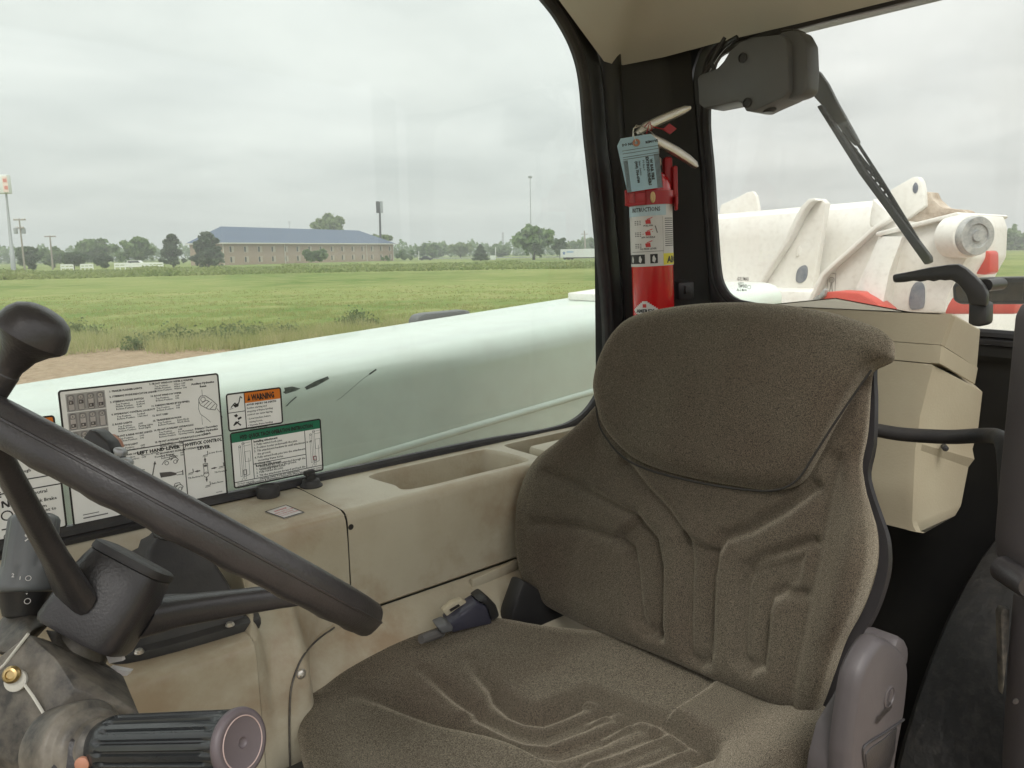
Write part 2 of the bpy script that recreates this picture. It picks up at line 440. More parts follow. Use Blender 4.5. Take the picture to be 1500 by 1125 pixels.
# headliner, roof
A = onY(700, -190, 1.035); a1 = onY(815, 0, 1.035); b1 = onY(882, 92, 1.035)
c1 = onX(905, 97, 1.20); d0 = onX(970, 84, 1.26); d1 = onX(1060, 60, 1.285); e1 = onX(1180, 33, 1.285); f1 = onX(1330, -3, 1.285); g1_ = onX(1520, -50, 1.285)
fr = [Vector((-.7, 1.03, .47)), a1, b1, c1, d0, d1, e1, f1, g1_, Vector((1.285, .13, .40))]
inn = [Vector((-.7, .9, .50)), Vector((.90, .85, .485)), Vector((1.0, .85, .47)), Vector((1.03, .84, .465)), Vector((1.06, .80, .46)), Vector((1.08, .72, .46)), Vector((1.1, .62, .46)), Vector((1.1, .5, .46)), Vector((1.1, .35, .46)), Vector((1.1, .2, .46))]
V = []; F = []
def up(p, d): return Vector((p.x, p.y, p.z + d))
lip = [p + (q - p).normalized() * .012 + Vector((0, 0, -.006)) for p, q in zip(fr, inn)]
lip2 = [p + (q - p).normalized() * .05 + Vector((0, 0, .004)) for p, q in zip(fr, inn)]
rows = [[up(p, .05) for p in fr], [up(p, .012) for p in fr], lip, lip2, [p.lerp(q, .6) + Vector((0, 0, .01)) for p, q in zip(fr, inn)], inn]
g = Geo(); n = len(fr)
for r in rows: g.v += r
for i in range(len(rows) - 1):
    for j in range(n - 1): g.f.append([i * n + j, i * n + j + 1, (i + 1) * n + j + 1, (i + 1) * n + j])
b = len(g.v); g.v += [Vector((-.7, .2, .50)), Vector((1.1, .13, .45))]
g.f.append([(len(rows) - 1) * n + j for j in range(n)] + [b + 1, b])
hl = g.build('headliner', M['liner'], cab, auto=75)
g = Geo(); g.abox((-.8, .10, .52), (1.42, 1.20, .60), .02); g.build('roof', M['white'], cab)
g = Geo()
# rear header and roof rails
g.abox((1.292, .10, .386), (1.38, 1.10, .525), .006); g.build('rear_header', M['paint_black'], cab)
g = Geo(); g.abox((-.8, 1.046, .505), (1.29, 1.12, .53), .006); g.build('roof_rail', M['paint_black'], cab)
# rear right pillar: side tube, recess and slanted post up to the rear window
def vstrip(px_top, px_bot, kt, kb): pass
g = Geo()
pt = [onY(893, 60, 1.05), onY(896, 130, 1.05), onY(912, 330, 1.05), onY(926, 500, 1.05)]
pt = [pt[0] + (pt[0] - pt[3]) * .25] + pt + [pt[3] + (pt[3] - pt[0]) * 1.3]
g.tube([p + Vector((.02, .028, 0)) for p in pt], .028, 16)
g.build('side_post', M['frame_grey'], cab)
g = Geo()
top = [Vector((1.12, 1.085, .55)), Vector((1.20, 1.075, .55)), Vector((1.25, 1.062, .55)), Vector((1.284, 1.045, .55)), Vector((1.290, 1.005, .55))]
bot = [Vector((1.15, 1.085, -1.0)), Vector((1.22, 1.075, -1.0)), Vector((1.25, 1.02, -1.0)), Vector((1.284, .86, -1.0)), Vector((1.290, .805, -1.0))]
g.loft([top, [p.lerp(q, .5) for p, q in zip(top, bot)], bot], closed=False)
g.build('rear_pillar', M['frame_grey'], cab, auto=60)
g = Geo()
# rear wall around the window
fw = offset_loop(rear_outline, .048, (1, 2))
big = []
for p in fw:
    d = Vector((0, p.y - .60, p.z - .12)); s = min(.52 / abs(d.y) if abs(d.y) > 1e-6 else 9, (.42 if d.z > 0 else .30) / abs(d.z) if abs(d.z) > 1e-6 else 9)
    big.append(Vector((1.306, .60 + d.y * max(s, 1), .12 + d.z * max(s, 1))))
g.loft([[p + Vector((.004, 0, 0)) for p in fw], big], cap=False)
g.abox((1.304, .10, -1.1), (1.34, 1.10, -.175)); g.build('rear_wall', M['paint_black'], cab, auto=30)
g = Geo(); g.abox((-.75, .12, -1.14), (1.34, 1.10, -1.10)); g.build('floor', M['floor'], cab)
# black ledge and trays under the rear window, right of the box
for lo, hi in (((1.22, .12, -.162), (1.303, .335, -.145)), ((1.23, .12, -.245), (1.303, .335, -.215))):
    g = Geo(); g.abox(lo, hi, .005); g.build('rear_shelf', M['black'], cab)
# rubber covered wheel hump in the rear left corner
arc = [(1.30, -.40)] + [(1.29 - .40 * math.sin(q), -.80 + .40 * math.cos(q)) for q in [R(k) for k in range(5, 91, 8)]] + [(.89, -1.1)]
rings = []
for y, k in ((.12, 0), (.34, 0), (.358, .004), (.366, .016), (.37, .04)):
    rings.append([Vector((min(x + k * .7, 1.30), y, z - k)) for x, z in arc])
rings.append([Vector((1.30, .372, z - .04)) for x, z in arc])
g = Geo(); g.loft(rings, closed=False)
g.build('wheel_hump', M['floor'], cab)
# front and left pillars that the panes mirror
for y in (.15, 1.06):
    g = Geo(); g.tube([(-.72, y, -1.1), (-.66, y, .53)], .035, 12); g.build('front_pillar', M['paint_black'], cab)
g = Geo(); g.abox((-.77, .12, -1.1), (-.73, 1.08, -.45), .01); g.build('front_wall', M['paint_black'], cab)
g = Geo(); g.abox((-.75, 1.066, -1.12), (1.30, 1.10, -.350), .004); g.build('side_wall', M['pole_grey'], cab)
g = Geo(); g.tube([(1.22, .12, -1.1), (1.20, .13, .53)], .035, 12); g.build('door_pillar', M['paint_black'], cab)

# ================================================================== RIGHT-HAND CONSOLE
con = root('side_console', (.4, .95, -1.10), 'grimy beige moulded console below the right-hand window, with a long storage tray', 'console')
# front moulding, swept from the window down over the joystick pedestal
def colpts(rows): return [Vector(p) for p in rows]
grid = []
ped = [(1.046, -.345), (1.025, -.385), (.99, -.408), (.93, -.414), (.86, -.415), (.805, -.415), (.790, -.418), (.783, -.428), (.781, -.47), (.779, -.60), (.775, -.80), (.77, -1.1)]
box = [(1.046, -.338), (1.02, -.335), (.96, -.335), (.912, -.335), (.8985, -.3375), (.889, -.346), (.874, -.378), (.848, -.408), (.812, -.440), (.786, -.52), (.778, -.80), (.77, -1.1)]
seamc = [(1.046, -.338), (1.02, -.335), (.96, -.335), (.910, -.335), (.8975, -.3372), (.889, -.345), (.886, -.380), (.886, -.43), (.886, -.475), (.875, -.56), (.86, -.80), (.86, -1.1)]
mid = [tuple(np.array(p) * .5 + np.array(b_) * .5) for p, b_ in zip(ped, box)]
def lerp2(a, b_, t): return [(p[0] * (1 - t) + q[0] * t, p[1] * (1 - t) + q[1] * t) for p, q in zip(a, b_)]
sts = [(-.7, ped), (-.3, ped), (0, ped), (.15, ped), (.27, ped), (.286, lerp2(ped, box, .04)), (.297, lerp2(ped, box, .30)), (.306, lerp2(ped, box, .76)), (.316, lerp2(ped, box, .96)), (.335, box), (.352, lerp2(box, seamc, .08)), (.372, lerp2(box, seamc, .6)), (.40, lerp2(box, seamc, .92)), (.435, seamc), (.4549, seamc)]
grid = [[Vector((x, y, z)) for y, z in pr] for x, pr in sts]
fmo = patch('front_moulding', grid, M['beige'], con, 5, True)
# rear moulding: front wall, top with two trays
prof = [(.900, -.335), (.893, -.337), (.888, -.342), (.886, -.350), (.886, -.40), (.885, -.476), (.889, -.480)]
def strip(name, prof, xs, mat_, bend=None):
    V = [Vector((x, y, z)) for x in xs for y, z in prof]; n = len(prof)
    F = [[i * n + j, (i + 1) * n + j, (i + 1) * n + j + 1, i * n + j + 1] for i in range(len(xs) - 1) for j in range(n - 1)]
    return V, F
g = Geo(); g.add(*strip('', prof, [.4565, .47, .6, .8, 1.0, 1.16], None))
def resample(loop, n):
    L = [Vector(p) for p in loop]; m = len(L); d = [0]
    for i in range(m): d.append(d[-1] + (L[(i + 1) % m] - L[i]).length)
    o = []
    for k in range(n):
        t = d[-1] * k / n
        i = max(j for j in range(m) if d[j] <= t + 1e-9)
        o.append(L[i].lerp(L[(i + 1) % m], (t - d[i]) / max(d[i + 1] - d[i], 1e-9)))
    return o
def tray(g, rect, hole, depth, n=96):
    x0, x1, y0, y1 = rect
    hole = [Vector((x, y, -.335)) for x, y in hole]
    h = resample([Vector(p) for p in catmull(hole, 6, True)], n)
    c = sum(h, Vector()) / n
    o = []
    for p in h:
        d = p - c
        s = min((x1 - c.x) / d.x if d.x > 1e-6 else 9e9, (x0 - c.x) / d.x if d.x < -1e-6 else 9e9, (y1 - c.y) / d.y if d.y > 1e-6 else 9e9, (y0 - c.y) / d.y if d.y < -1e-6 else 9e9)
        o.append(c + d * s)
    for cx, cy in ((x0, y0), (x0, y1), (x1, y0), (x1, y1)):
        i = min(range(n), key=lambda i: (o[i] - Vector((cx, cy, -.335))).length); o[i] = Vector((cx, cy, -.335))
    sh = lambda L, k, z: [Vector((c.x + (p.x - c.x) * k, c.y + (p.y - c.y) * k, z)) for p in L]
    g.loft([o, sh(h, 1.0, -.335), sh(h, .985, -.337), sh(h, .972, -.343), sh(h, .94, -.335 - depth * .9), sh(h, .9, -.335 - depth), sh(h, .3, -.335 - depth)], cap=False)
    g.f.append([len(g.v) - n + k for k in range(n)])
tray(g, (.4565, .815, .900, 1.046), [(.575, .915), (.70, .912), (.79, .912), (.806, .925), (.808, .97), (.80, 1.012), (.78, 1.022), (.68, 1.022), (.59, 1.022), (.563, 1.015), (.560, 1.0), (.567, .95)], .085)
tray(g, (.815, 1.16, .900, 1.046), [(.835, .912), (.95, .912), (1.08, .912), (1.10, .93), (1.10, 1.0), (1.08, 1.022), (.95, 1.022), (.85, 1.022), (.832, 1.008), (.83, .93)], .055)
rm = g.build('rear_moulding', M['beige'], con, auto=40)
g = Geo(); g.abox((.86, .93, -.36), (1.06, .985, -.333), .008); g.build('tray_insert', M['beige'], con)
# lower wall panel, leaning out towards the seat base, with its raised seam edge
lp = [(.8875, -.482), (.876, -.487), (.856, -.50), (.806, -.54), (.776, -.60), (.766, -.66), (.758, -.75), (.752, -1.1)]
g = Geo(); g.add(*strip('', lp, [.47, .5, .7, .9, 1.16], None)); 
def lpY(z):
    for (y0, z0), (y1, z1) in zip(lp, lp[1:]):
        if z1 <= z <= z0: return y0 + (y1 - y0) * (z0 - z) / (z0 - z1)
    return lp[0][0] if z > lp[0][1] else lp[-1][0]
edge = []
for x_, y_ in ((501, 906), (482, 922), (462, 940), (446, 961), (434, 988), (427, 1013), (424, 1050), (423, 1125), (423, 1400)):
    yq = .84
    for _ in range(14): p = onY(x_, y_, yq); yq = .5 * yq + .5 * (lpY(p.z) - .003)
    edge.append((p.x, p.z))
V = []; F = []
E_ = catmull([(x, 0, z) for x, z in edge], 5)
for x, _, z in E_:
    yy = lpY(z)
    V += [Vector((x, yy + .03, z)), Vector((x, yy - .001, z)), Vector((x + .003, yy - .004, z)), Vector((min(x + .03, .474), yy - .002, z)), Vector((.475, yy - .0005, z))]
for i in range(len(E_) - 1):
    for j in range(4): F.append([i * 5 + j, i * 5 + j + 1, (i + 1) * 5 + j + 1, (i + 1) * 5 + j])
g.add(V, F); lpo = g.build('lower_panel', M['beige'], con, auto=50)
g = Geo(); g.abox((.4545, .93 - .041, -1.0), (.4566, 1.02, -.3405)); g.build('seam_gap', M['ink'], con, smooth=False)
# small ribbed strip low on the wall
a = onY(690, 856, .872); b_ = onY(757, 826, .872)
g = Geo(); g.box((a + b_) / 2, (b_ - a) / 2, Vector((0, .004, 0)), Vector((0, 0, .008)), .002); g.build('trim_strip', M['beige'], con)
def screw(p, ax, r=.0045, m='steel', name='screw'):
    g = Geo(); g.lathe(p, Vector(ax), [(r * 1.25, 0), (r * 1.25, .001), (r, .0025), (r * .6, .0035), (.35 * r, .0036), (.3 * r, .002), (.01 * r, .002)], 16)
    return g.build(name, M[m], con)
from mathutils.bvhtree import BVHTree
def surf(x, y):
    """where the sight line of a pixel meets the console"""
    best = None
    for o in (fmo, lpo):
        T = BVHTree.FromPolygons([v.co + ORG[con] for v in o.data.vertices], [list(p.vertices) for p in o.data.polygons])
        h = T.ray_cast(Vector((0, 0, 0)), ray(x, y).normalized())
        if h[0] is not None and (best is None or h[0].length < best[0].length): best = (h[0], h[1])
    n = best[1].normalized()
    return best[0], (n if n.dot(best[0]) < 0 else -n)
p, n_ = surf(441, 987); screw(p, n_, .0048)
jp = []
for x_, y_, _z in catmull([(x, y, 0) for x, y in ((490, 919), (470, 933), (455, 947), (442, 965), (432, 988), (426, 1013), (424, 1050), (424, 1090), (425, 1130))], 9):
    p, n_ = surf(x_, y_); jp.append(p - p.normalized() * .0016)
Geo().tube(jp, .0012, 6).build('panel_joint', M['column'], con)
p = onY(514, 772, .886); g = Geo(); g.lathe(p + Vector((0, .001, 0)), Vector((0, -1, 0)), [(.0042, 0), (.0040, .0012), (.0005, .0012)], 16); g.build('screw_recess', M['ink'], con)
# bits on top of the console
p = onZ(393, 727, -.335); t_ = root('knurled_cap', p, 'low black knurled knob on the console top beside the little sticker', 'knob')
g = Geo(); g.lathe(p, Vector((0, 0, 1)), [(.0155, 0), (.016, .002), (.016, .013), (.0145, .0155), (.010, .0155), (.009, .0145), (.001, .0145)], 60, lambda q, h: 1 + (.035 * math.sin(30 * q) if .001 < h < .014 else 0)); g.build('grip_ring', M['rubber'], t_)
p = onZ(456, 712, -.335); t_ = root('rubber_plug', p, 'black cone shaped rubber plug on the console top, below the green headed decal', 'plug')
g = Geo(); g.lathe(p, Vector((0, 0, 1)), [(.0165, 0), (.0165, .002), (.014, .004), (.012, .010), (.0075, .012), (.0075, .0185), (.006, .020), (.001, .020)], 24); g.build('plug_body', M['rubber'], t_)
g = Geo(); g.box(p + Vector((-.002, 0, .021)), Vector((.008, .002, 0)), Vector((-.001, .004, 0)), Vector((0, 0, .0035)), .0015); g.build('plug_tab', M['rubber'], t_)
q = [onZ(388, 750, -.3345), onZ(419, 740, -.3345), onZ(446, 751, -.3345), onZ(416, 760, -.3345)]
st = Geo().prism(q, (0, 0, .0006)).build('small_sticker', M['paper'], None, False); tag(st, 'small white and red sticker lying flat on the beige console top', 'sticker')
sx = (q[1] - q[0]); sy = (q[3] - q[0])
STK = (q, sx, sy, st)
g = Geo(); o = [a_ + (a_ - (q[0] + q[2]) / 2) * .02 + Vector((0, 0, -.0001)) for a_ in q]
i_ = [a_ + (a_ - (q[0] + q[2]) / 2) * -.09 + Vector((0, 0, .0009)) for a_ in q]
g.loft([[p + Vector((0, 0, .0008)) for p in o], i_], cap=False); g.build('border', M['ink'], st, False)
# rocker switch on the console face
p = onY(373, 797, .872); sw = root('rocker_switch', p, 'small black rocker switch set in the beige console face just behind the steering wheel rim', 'switch')
g = Geo(); ex = (onY(388, 803, .872) - onY(358, 786, .872)) / 2
g.box(p, ex, Vector((.0, .010, .0)), Vector((0.003, 0, .012)), .002); g.build('switch_body', M['black'], sw)
g = Geo(); g.box(p + Vector((0, -.010, .001)), ex * .75, Vector((0, .004, .001)), Vector((0.002, 0, .008)), .0015); g.build('switch_rocker', M['rubber'], sw)

# ================================================================== DECALS ON THE GLASS
def text_mesh(s, size, bold=0):
    c = bpy.data.curves.new('t', 'FONT'); c.body = s; c.size = size; c.resolution_u = 1; c.offset = size * (.045 if bold else .022); c.space_line = 1.0
    o = bpy.data.objects.new('t', c); COL.objects.link(o)
    dg = bpy.context.evaluated_depsgraph_get()
    me = bpy.data.meshes.new_from_object(o.evaluated_get(dg))
    v = [p.co.copy() for p in me.vertices]; f = [list(p.vertices) for p in me.polygons]
    bpy.data.objects.remove(o); bpy.data.curves.remove(c); bpy.data.meshes.remove(me)
    return v, f
class Flat:
    """print on a flat or mapped face: u right, v down, both in metres from the top left corner"""
    def __init__(s, o, ex, ey, nrm): s.o, s.ex, s.ey, s.n = o, ex, ey, nrm; s.g = {}
    def P(s, u, v, h): return s.o + s.ex * u + s.ey * v + s.n * h
    def _a(s, key, m, V, F, h):
        s.g.setdefault(key, (Geo(), m))[0].add([s.P(u, v, h) for u, v in V], F)
    def poly(s, pts, m='ink', key='printing', h=.0006): s._a(key, m, pts, [list(range(len(pts)))], h)
    def rect(s, u0, v0, u1, v1, m='ink', key='printing', h=.0006): s.poly([(u0, v0), (u1, v0), (u1, v1), (u0, v1)], m, key, h)
    def frame(s, u0, v0, u1, v1, t, m='ink', key='printing', h=.0006, rc=0):
        def rr(a, b, c, d, r):
            if r <= 0: return [(a, b), (c, b), (c, d), (a, d)]
            o = []
            for cx, cy, a0 in ((a + r, b + r, 180), (c - r, b + r, 270), (c - r, d - r, 0), (a + r, d - r, 90)):
                for k in range(5): q = R(a0 + k * 22.5); o.append((cx + r * math.cos(q), cy + r * math.sin(q)))
            return o
        A = rr(u0, v0, u1, v1, rc); B = rr(u0 + t, v0 + t, u1 - t, v1 - t, max(rc - t, 0) if rc > t else (1e-5 if rc else 0)); n = len(A)
        s._a(key, m, A + B, [[i, (i + 1) % n, n + (i + 1) % n, n + i] for i in range(n)], h)
    def line(s, pts, t, m='ink', key='printing', h=.0007):
        for (a, b), (c, d) in zip(pts, pts[1:]):
            l = math.hypot(c - a, d - b) or 1e-9; nx, ny = -(d - b) / l * t / 2, (c - a) / l * t / 2
            s.poly([(a + nx, b + ny), (c + nx, d + ny), (c - nx, d - ny), (a - nx, b - ny)], m, key, h)
    def disc(s, cu, cv, r, m='ink', key='printing', h=.0007, ry=None, n=14): s.poly([(cu + r * math.cos(2 * math.pi * k / n), cv + (ry or r) * math.sin(2 * math.pi * k / n)) for k in range(n)], m, key, h)
    def ring(s, cu, cv, r, t, m='ink', key='printing', n=16): s.line([(cu + r * math.cos(2 * math.pi * k / n), cv + r * math.sin(2 * math.pi * k / n)) for k in range(n + 1)], t, m, key)
    def text(s, u, v, size, body, m='ink', key='lettering', h=.0007, width=None, center=None, bold=0, rot=0):
        V, F = text_mesh(body, size, bold)
        if not V: return
        wd = max(p.x for p in V); k = (width / wd) if width else 1
        if center is not None: u = center - wd * k / 2
        ca, sa = math.cos(rot), math.sin(rot)
        mp = lambda du, dv: (u + du * ca - dv * sa, v + du * sa + dv * ca)
        s._a(key, m, [mp(p.x * k, -p.y) for p in V], F, h)
    def build(s, parent):
        for key, (g, m) in s.g.items():
            org = ORG[parent]
            tag(mk(key.split('|')[0], g.v, g.f, M[m], parent, False), kind='stuff' if len(g.f) > 1 else None)
def decal(name, px0, px1, label, cat='decal'):
    a = px0 if isinstance(px0, Vector) else onY(*px0, 1.0470); b_ = px1 if isinstance(px1, Vector) else onY(*px1, 1.0470)
    a = Vector((a.x, 1.0470, a.z)); W, H = b_.x - a.x, a.z - b_.z
    d = Flat(a, Vector((1, 0, 0)), Vector((0, 0, -1)), Vector((0, -1, 0)))
    rc = .004
    base = []
    for cx, cy, a0 in ((rc, rc, 180), (W - rc, rc, 270), (W - rc, H - rc, 0), (rc, H - rc, 90)):
        for k in range(5): q = R(a0 + k * 22.5); base.append(d.P(cx + rc * math.cos(q), cy + rc * math.sin(q), -.0004))
    o = mk(name, [p + Vector((0, -.0004, 0)) for p in base], [list(range(len(base)))], M['decal'], None, False)
    tag(o, label, cat)
    d.frame(0, 0, W, H, .0022, key='border', rc=rc, h=.0005)
    return o, d, W, H

q, sx, sy, st = STK
fk = Flat(q[0] + Vector((0, 0, .0002)), sx.normalized(), sy.normalized(), Vector((0, 0, 1)))
wl, hl_ = sx.length, sy.length
fk.text(wl * .22, hl_ * .30, .0052, "NOTICE", 'redink', bold=1); fk.text(wl * .08, hl_ * .48, .0036, "KEEP CAP CLOSED", 'ink_soft'); fk.text(wl * .08, hl_ * .64, .0036, "NO STEP HERE", 'ink_soft'); fk.text(wl * .08, hl_ * .80, .0036, "12 V DC OUTLET", 'redink'); fk.build(st)
# --- the big chart
o, d, W, H = decal('control_chart_decal', (84, 572), (334, 725), 'largest white decal on the side window, with switch chart and LEFT HAND LEVER heading', 'decal')
d.rect(0, H - .004, W, H, key='border', h=.0006)
cs = W / .198
for r in range(5):
    for c in range(4):
        u, v = .009 + c * .0108, .0075 + r * .0232
        d.rect(u - .0014, v - .0016, u + .0094, v + .0205, 'grey_ink', 'switch_panel', .0004)
        d.frame(u, v, u + .0078, v + .0195, .0004, 'ink_soft', 'printing', .00065, .0025)
        d.disc(u + .0039, v + .0035, .0027, 'decal', 'switch_number', .0007); d.ring(u + .0039, v + .0035, .0027, .00035)
        d.rect(u + .0012, v + .0068, u + .0066, v + .0185, 'decal', 'switch_number', .0007)
        k = (r * 4 + c)
        if k != 7:
            vv = v + .0125 if k not in (0, 1) else v + .007
            d.rect(u + .0013, vv, u + .0065, vv + .0045, 'ink', 'printing', .0008)
            d.rect(u + .0025, vv + .0012, u + .0042, vv + .0032, 'decal', 'switch_number', .0009)
            if k in (0, 1):
                d.rect(u + .0013, vv + .0058, u + .0065, vv + .0075); d.rect(u + .0013, vv + .0086, u + .0065, vv + .0102); d.rect(u + .0034, vv + .007, u + .0044, vv + .0095)
        d.text(0, v + .0046, .003, str(k + 1), 'ink', center=u + .0039, h=.0009)
L1 = [("1. TRAILER FLASHER LIGHTS", []), ("2. STEERING MODE INDICATOR LIGHTS", []), ("3. STEERING MODE SWITCH", [("Top Position:", "2-wheel"), ("Middle Position:", "4-wheel"), ("Bottom Position:", "Crab")]),
      ("4. HYDRAULIC CONTROL LOCKOUT", [("Top Position:", "Locked"), ("Bottom Position:", "Unlocked")]), ("5. ROAD LIGHTS", [("Top Position:", "OFF"), ("Middle Position:", "Parking Lights"), ("Bottom Position:", "Road Lights")]),
      ("6. FRONT & REAR WORK LIGHTS", [("Top Position:", "OFF"), ("Bottom Position:", "ON")]), ("7. REAR FOG LIGHT", [("Top Position:", "OFF"), ("Bottom Position:", "ON")]), ("8. FRAME FAN OPTION", [("Top Position:", "Reverse Air Flow"), ("Bottom Position:", "OFF")])]
L2 = [("9. FRONT WINDOW WIPER & WASHER", [("Top Position:", "Wiper OFF"), ("Middle Position:", "Wiper ON"), ("Bottom Position:", "Washer ON")]), ("10. ROOF WINDOW WIPER", [("Top Position:", "OFF"), ("Bottom Position:", "ON")]),
      ("11. PARKING BRAKE (IF EQUIPPED)", [("Top Position:", "OFF"), ("Bottom Position:", "ON")]), ("12. NOT USED", []), ("13. TRANSMISSION MODE", [("Top Position:", "Drive Mode"), ("Bottom Position:", "Work Mode")]),
      ("14. FRONT AUXILIARY HYDRAULICS", [("Top Position:", "OFF"), ("Middle Position:", "For Momentary"), ("Bottom Position:", "Opening Setting")]), ("15. FRONT AUXILIARY HYDRAULICS LOW FLOW", [("Top Position:", "For Operation"), ("Middle Position:", "OFF"), ("Bottom Position:", "For Momentary")]),
      ("16. SECONDARY AUXILIARY HYDRAULICS", [("Top Position:", "OFF"), ("Bottom Position:", "ON")])]
for u0, LL, v0, sz in ((.0555, L1, .0095, .0031), (.1030, L2, .0060, .0031)):
    v = v0
    for head, rows in LL:
        d.text(u0, v, sz, head, 'ink', 'lettering', bold=.00018); v += .0036
        for a, b_ in rows:
            d.text(u0 + .006, v, sz, a, 'ink', 'lettering'); d.text(u0 + .030, v, sz, b_, 'ink', 'lettering'); v += .0030
        v += .0032
# thumb and joystick drawing
ux, vy = .155, .032
d.text(0, .0125, .0037, "Auxiliary Hydraulics", center=.170, bold=.0002); d.text(0, .0168, .0037, "Reset", center=.170, bold=.0002)
d.line([(.168, .020), (.168, .029)], .0005)
d.line([(.163, .032), (.166, .0285), (.172, .029), (.180, .036), (.1865, .0435), (.1835, .050), (.174, .0475), (.165, .041), (.163, .036), (.163, .032)], .0009)
d.ring(.1685, .0335, .003, .0007); d.line([(.166, .0385), (.173, .035), (.177, .038)], .0008); d.line([(.172, .0455), (.180, .0385)], .0008); d.line([(.1765, .0482), (.1835, .042)], .0008); d.line([(.169, .0425), (.176, .037)], .0008)
d.line([(.163, .034), (.1615, .045), (.1635, .053), (.170, .059), (.176, .066)], .0006); d.line([(.1855, .048), (.190, .055), (.1925, .062)], .0006); d.line([(.165, .055), (.165, .068)], .0004)
d.text(0, .0735, .0037, "Primary / Secondary", center=.170, bold=.0002); d.text(0, .0778, .0037, "Auxiliary Hydraulics", center=.170, bold=.0002); d.text(0, .082, .0037, "Switch", center=.170, bold=.0002)
vb = H * .498
d.rect(.06, vb, W, vb + .0014); xb = W * .716
d.rect(xb, vb, xb + .0014, H)
d.text(0, vb + .0085, .0062, "LEFT HAND LEVER", center=xb - .030, width=.053, bold=.0004)
d.text(0, vb + .0080, .0062, "JOYSTICK CONTROL", center=(xb + W) / 2, width=.049, bold=.0004); d.text(0, vb + .0152, .0062, "LEVER", center=(xb + W) / 2, bold=.0004)
def truck(u, v, s):
    d.ring(u, v, .0024 * s, .0008); d.ring(u + .011 * s, v, .0024 * s, .0008); d.line([(u - .006 * s, v + .001), (u - .002 * s, v - .004 * s), (u + .012 * s, v - .006 * s), (u + .015 * s, v - .002 * s), (u + .012 * s, v + .001)], .0009)
    d.line([(u + .003 * s, v - .004 * s), (u + .005 * s, v - .0085 * s), (u + .011 * s, v - .0085 * s), (u + .012 * s, v - .005 * s)], .0009); d.line([(u + .005 * s, v - .003 * s), (u + .009 * s, v - .006 * s)], .0013)
d.text(xb - .036, vb + .0165, .0037, "Forward Travel"); truck(xb - .022, vb + .026, 1)
d.line([(xb - .041, vb + .040), (xb - .037, vb + .024)], .0014); d.poly([(xb - .0385, vb + .0245), (xb - .0350, vb + .0252), (xb - .0361, vb + .020)])
d.disc(xb - .0405, vb + .0435, .0008); d.text(xb - .038, vb + .0450, .003, "N")
d.line([(xb - .040, vb + .047), (xb - .0365, vb + .062)], .0014)
d.poly([(xb - .032, vb + .037), (xb - .018, vb + .0385), (xb - .011, vb + .0415), (xb - .011, vb + .044), (xb - .018, vb + .0445), (xb - .031, vb + .044)]); d.line([(xb - .011, vb + .041), (xb - .003, vb + .041)], .0008); d.line([(xb - .011, vb + .0445), (xb - .003, vb + .0445)], .0008); d.line([(xb - .003, vb + .039), (xb - .003, vb + .046)], .0012)
d.text(xb - .066, vb + .030, .0037, "Low Range"); d.line([(xb - .060, vb + .046), (xb - .059, vb + .039), (xb - .055, vb + .037), (xb - .051, vb + .040), (xb - .051, vb + .046)], .0016)
truck(xb - .019, vb + .064, 1); d.text(xb - .030, vb + .0715, .0037, "Reverse Travel")
cx = (xb + W) / 2
d.text(cx + .006, vb + .0235, .0033, "Lower Boom"); d.text(cx + .006, vb + .0665, .0033, "Raise Boom"); d.text(xb + .003, vb + .0530, .0033, "Tilt Backwards"); d.text(cx + .011, vb + .0520, .0033, "Tilt Forward")
def arrow(u, v, du, dv):
    l = math.hypot(du, dv); x, y = du / l, dv / l
    d.line([(u, v), (u + du * .5, v + dv * .5)], .0017); a, b_ = u + du * .4, v + dv * .4
    d.poly([(a - y * .0016, b_ + x * .0016), (a + y * .0016, b_ - x * .0016), (u + du, v + dv)])
arrow(cx, vb + .0345, 0, -.008); arrow(cx, vb + .0545, 0, .008); arrow(cx - .0075, vb + .0445, -.008, 0); arrow(cx + .0075, vb + .0445, .008, 0)
d.line([(cx - .003, vb + .036), (cx + .003, vb + .036), (cx + .0025, vb + .044), (cx + .003, vb + .050), (cx - .003, vb + .050), (cx - .0025, vb + .044), (cx - .003, vb + .036)], .0008); d.rect(cx - .002, vb + .0375, cx + .002, vb + .0405); d.ring(cx, vb + .0515, .0035, .0008)
for (u, v) in ((cx + .001, vb + .024), (cx + .001, vb + .067), (cx - .020, vb + .045), (cx + .021, vb + .044)):
    d.line([(u + .003, v - .005), (u + .0035, v), (u - .003, v + .0005)], .0010); d.line([(u - .004, v + .0022), (u + .003, v + .0018)], .0006)
d.text(W - .016, H - .0065, .0022, "00-00000"); d.rect(.012, H - .010, .040, H - .0085); d.rect(.012, H - .014, .03, H - .0130)
d.build(o)
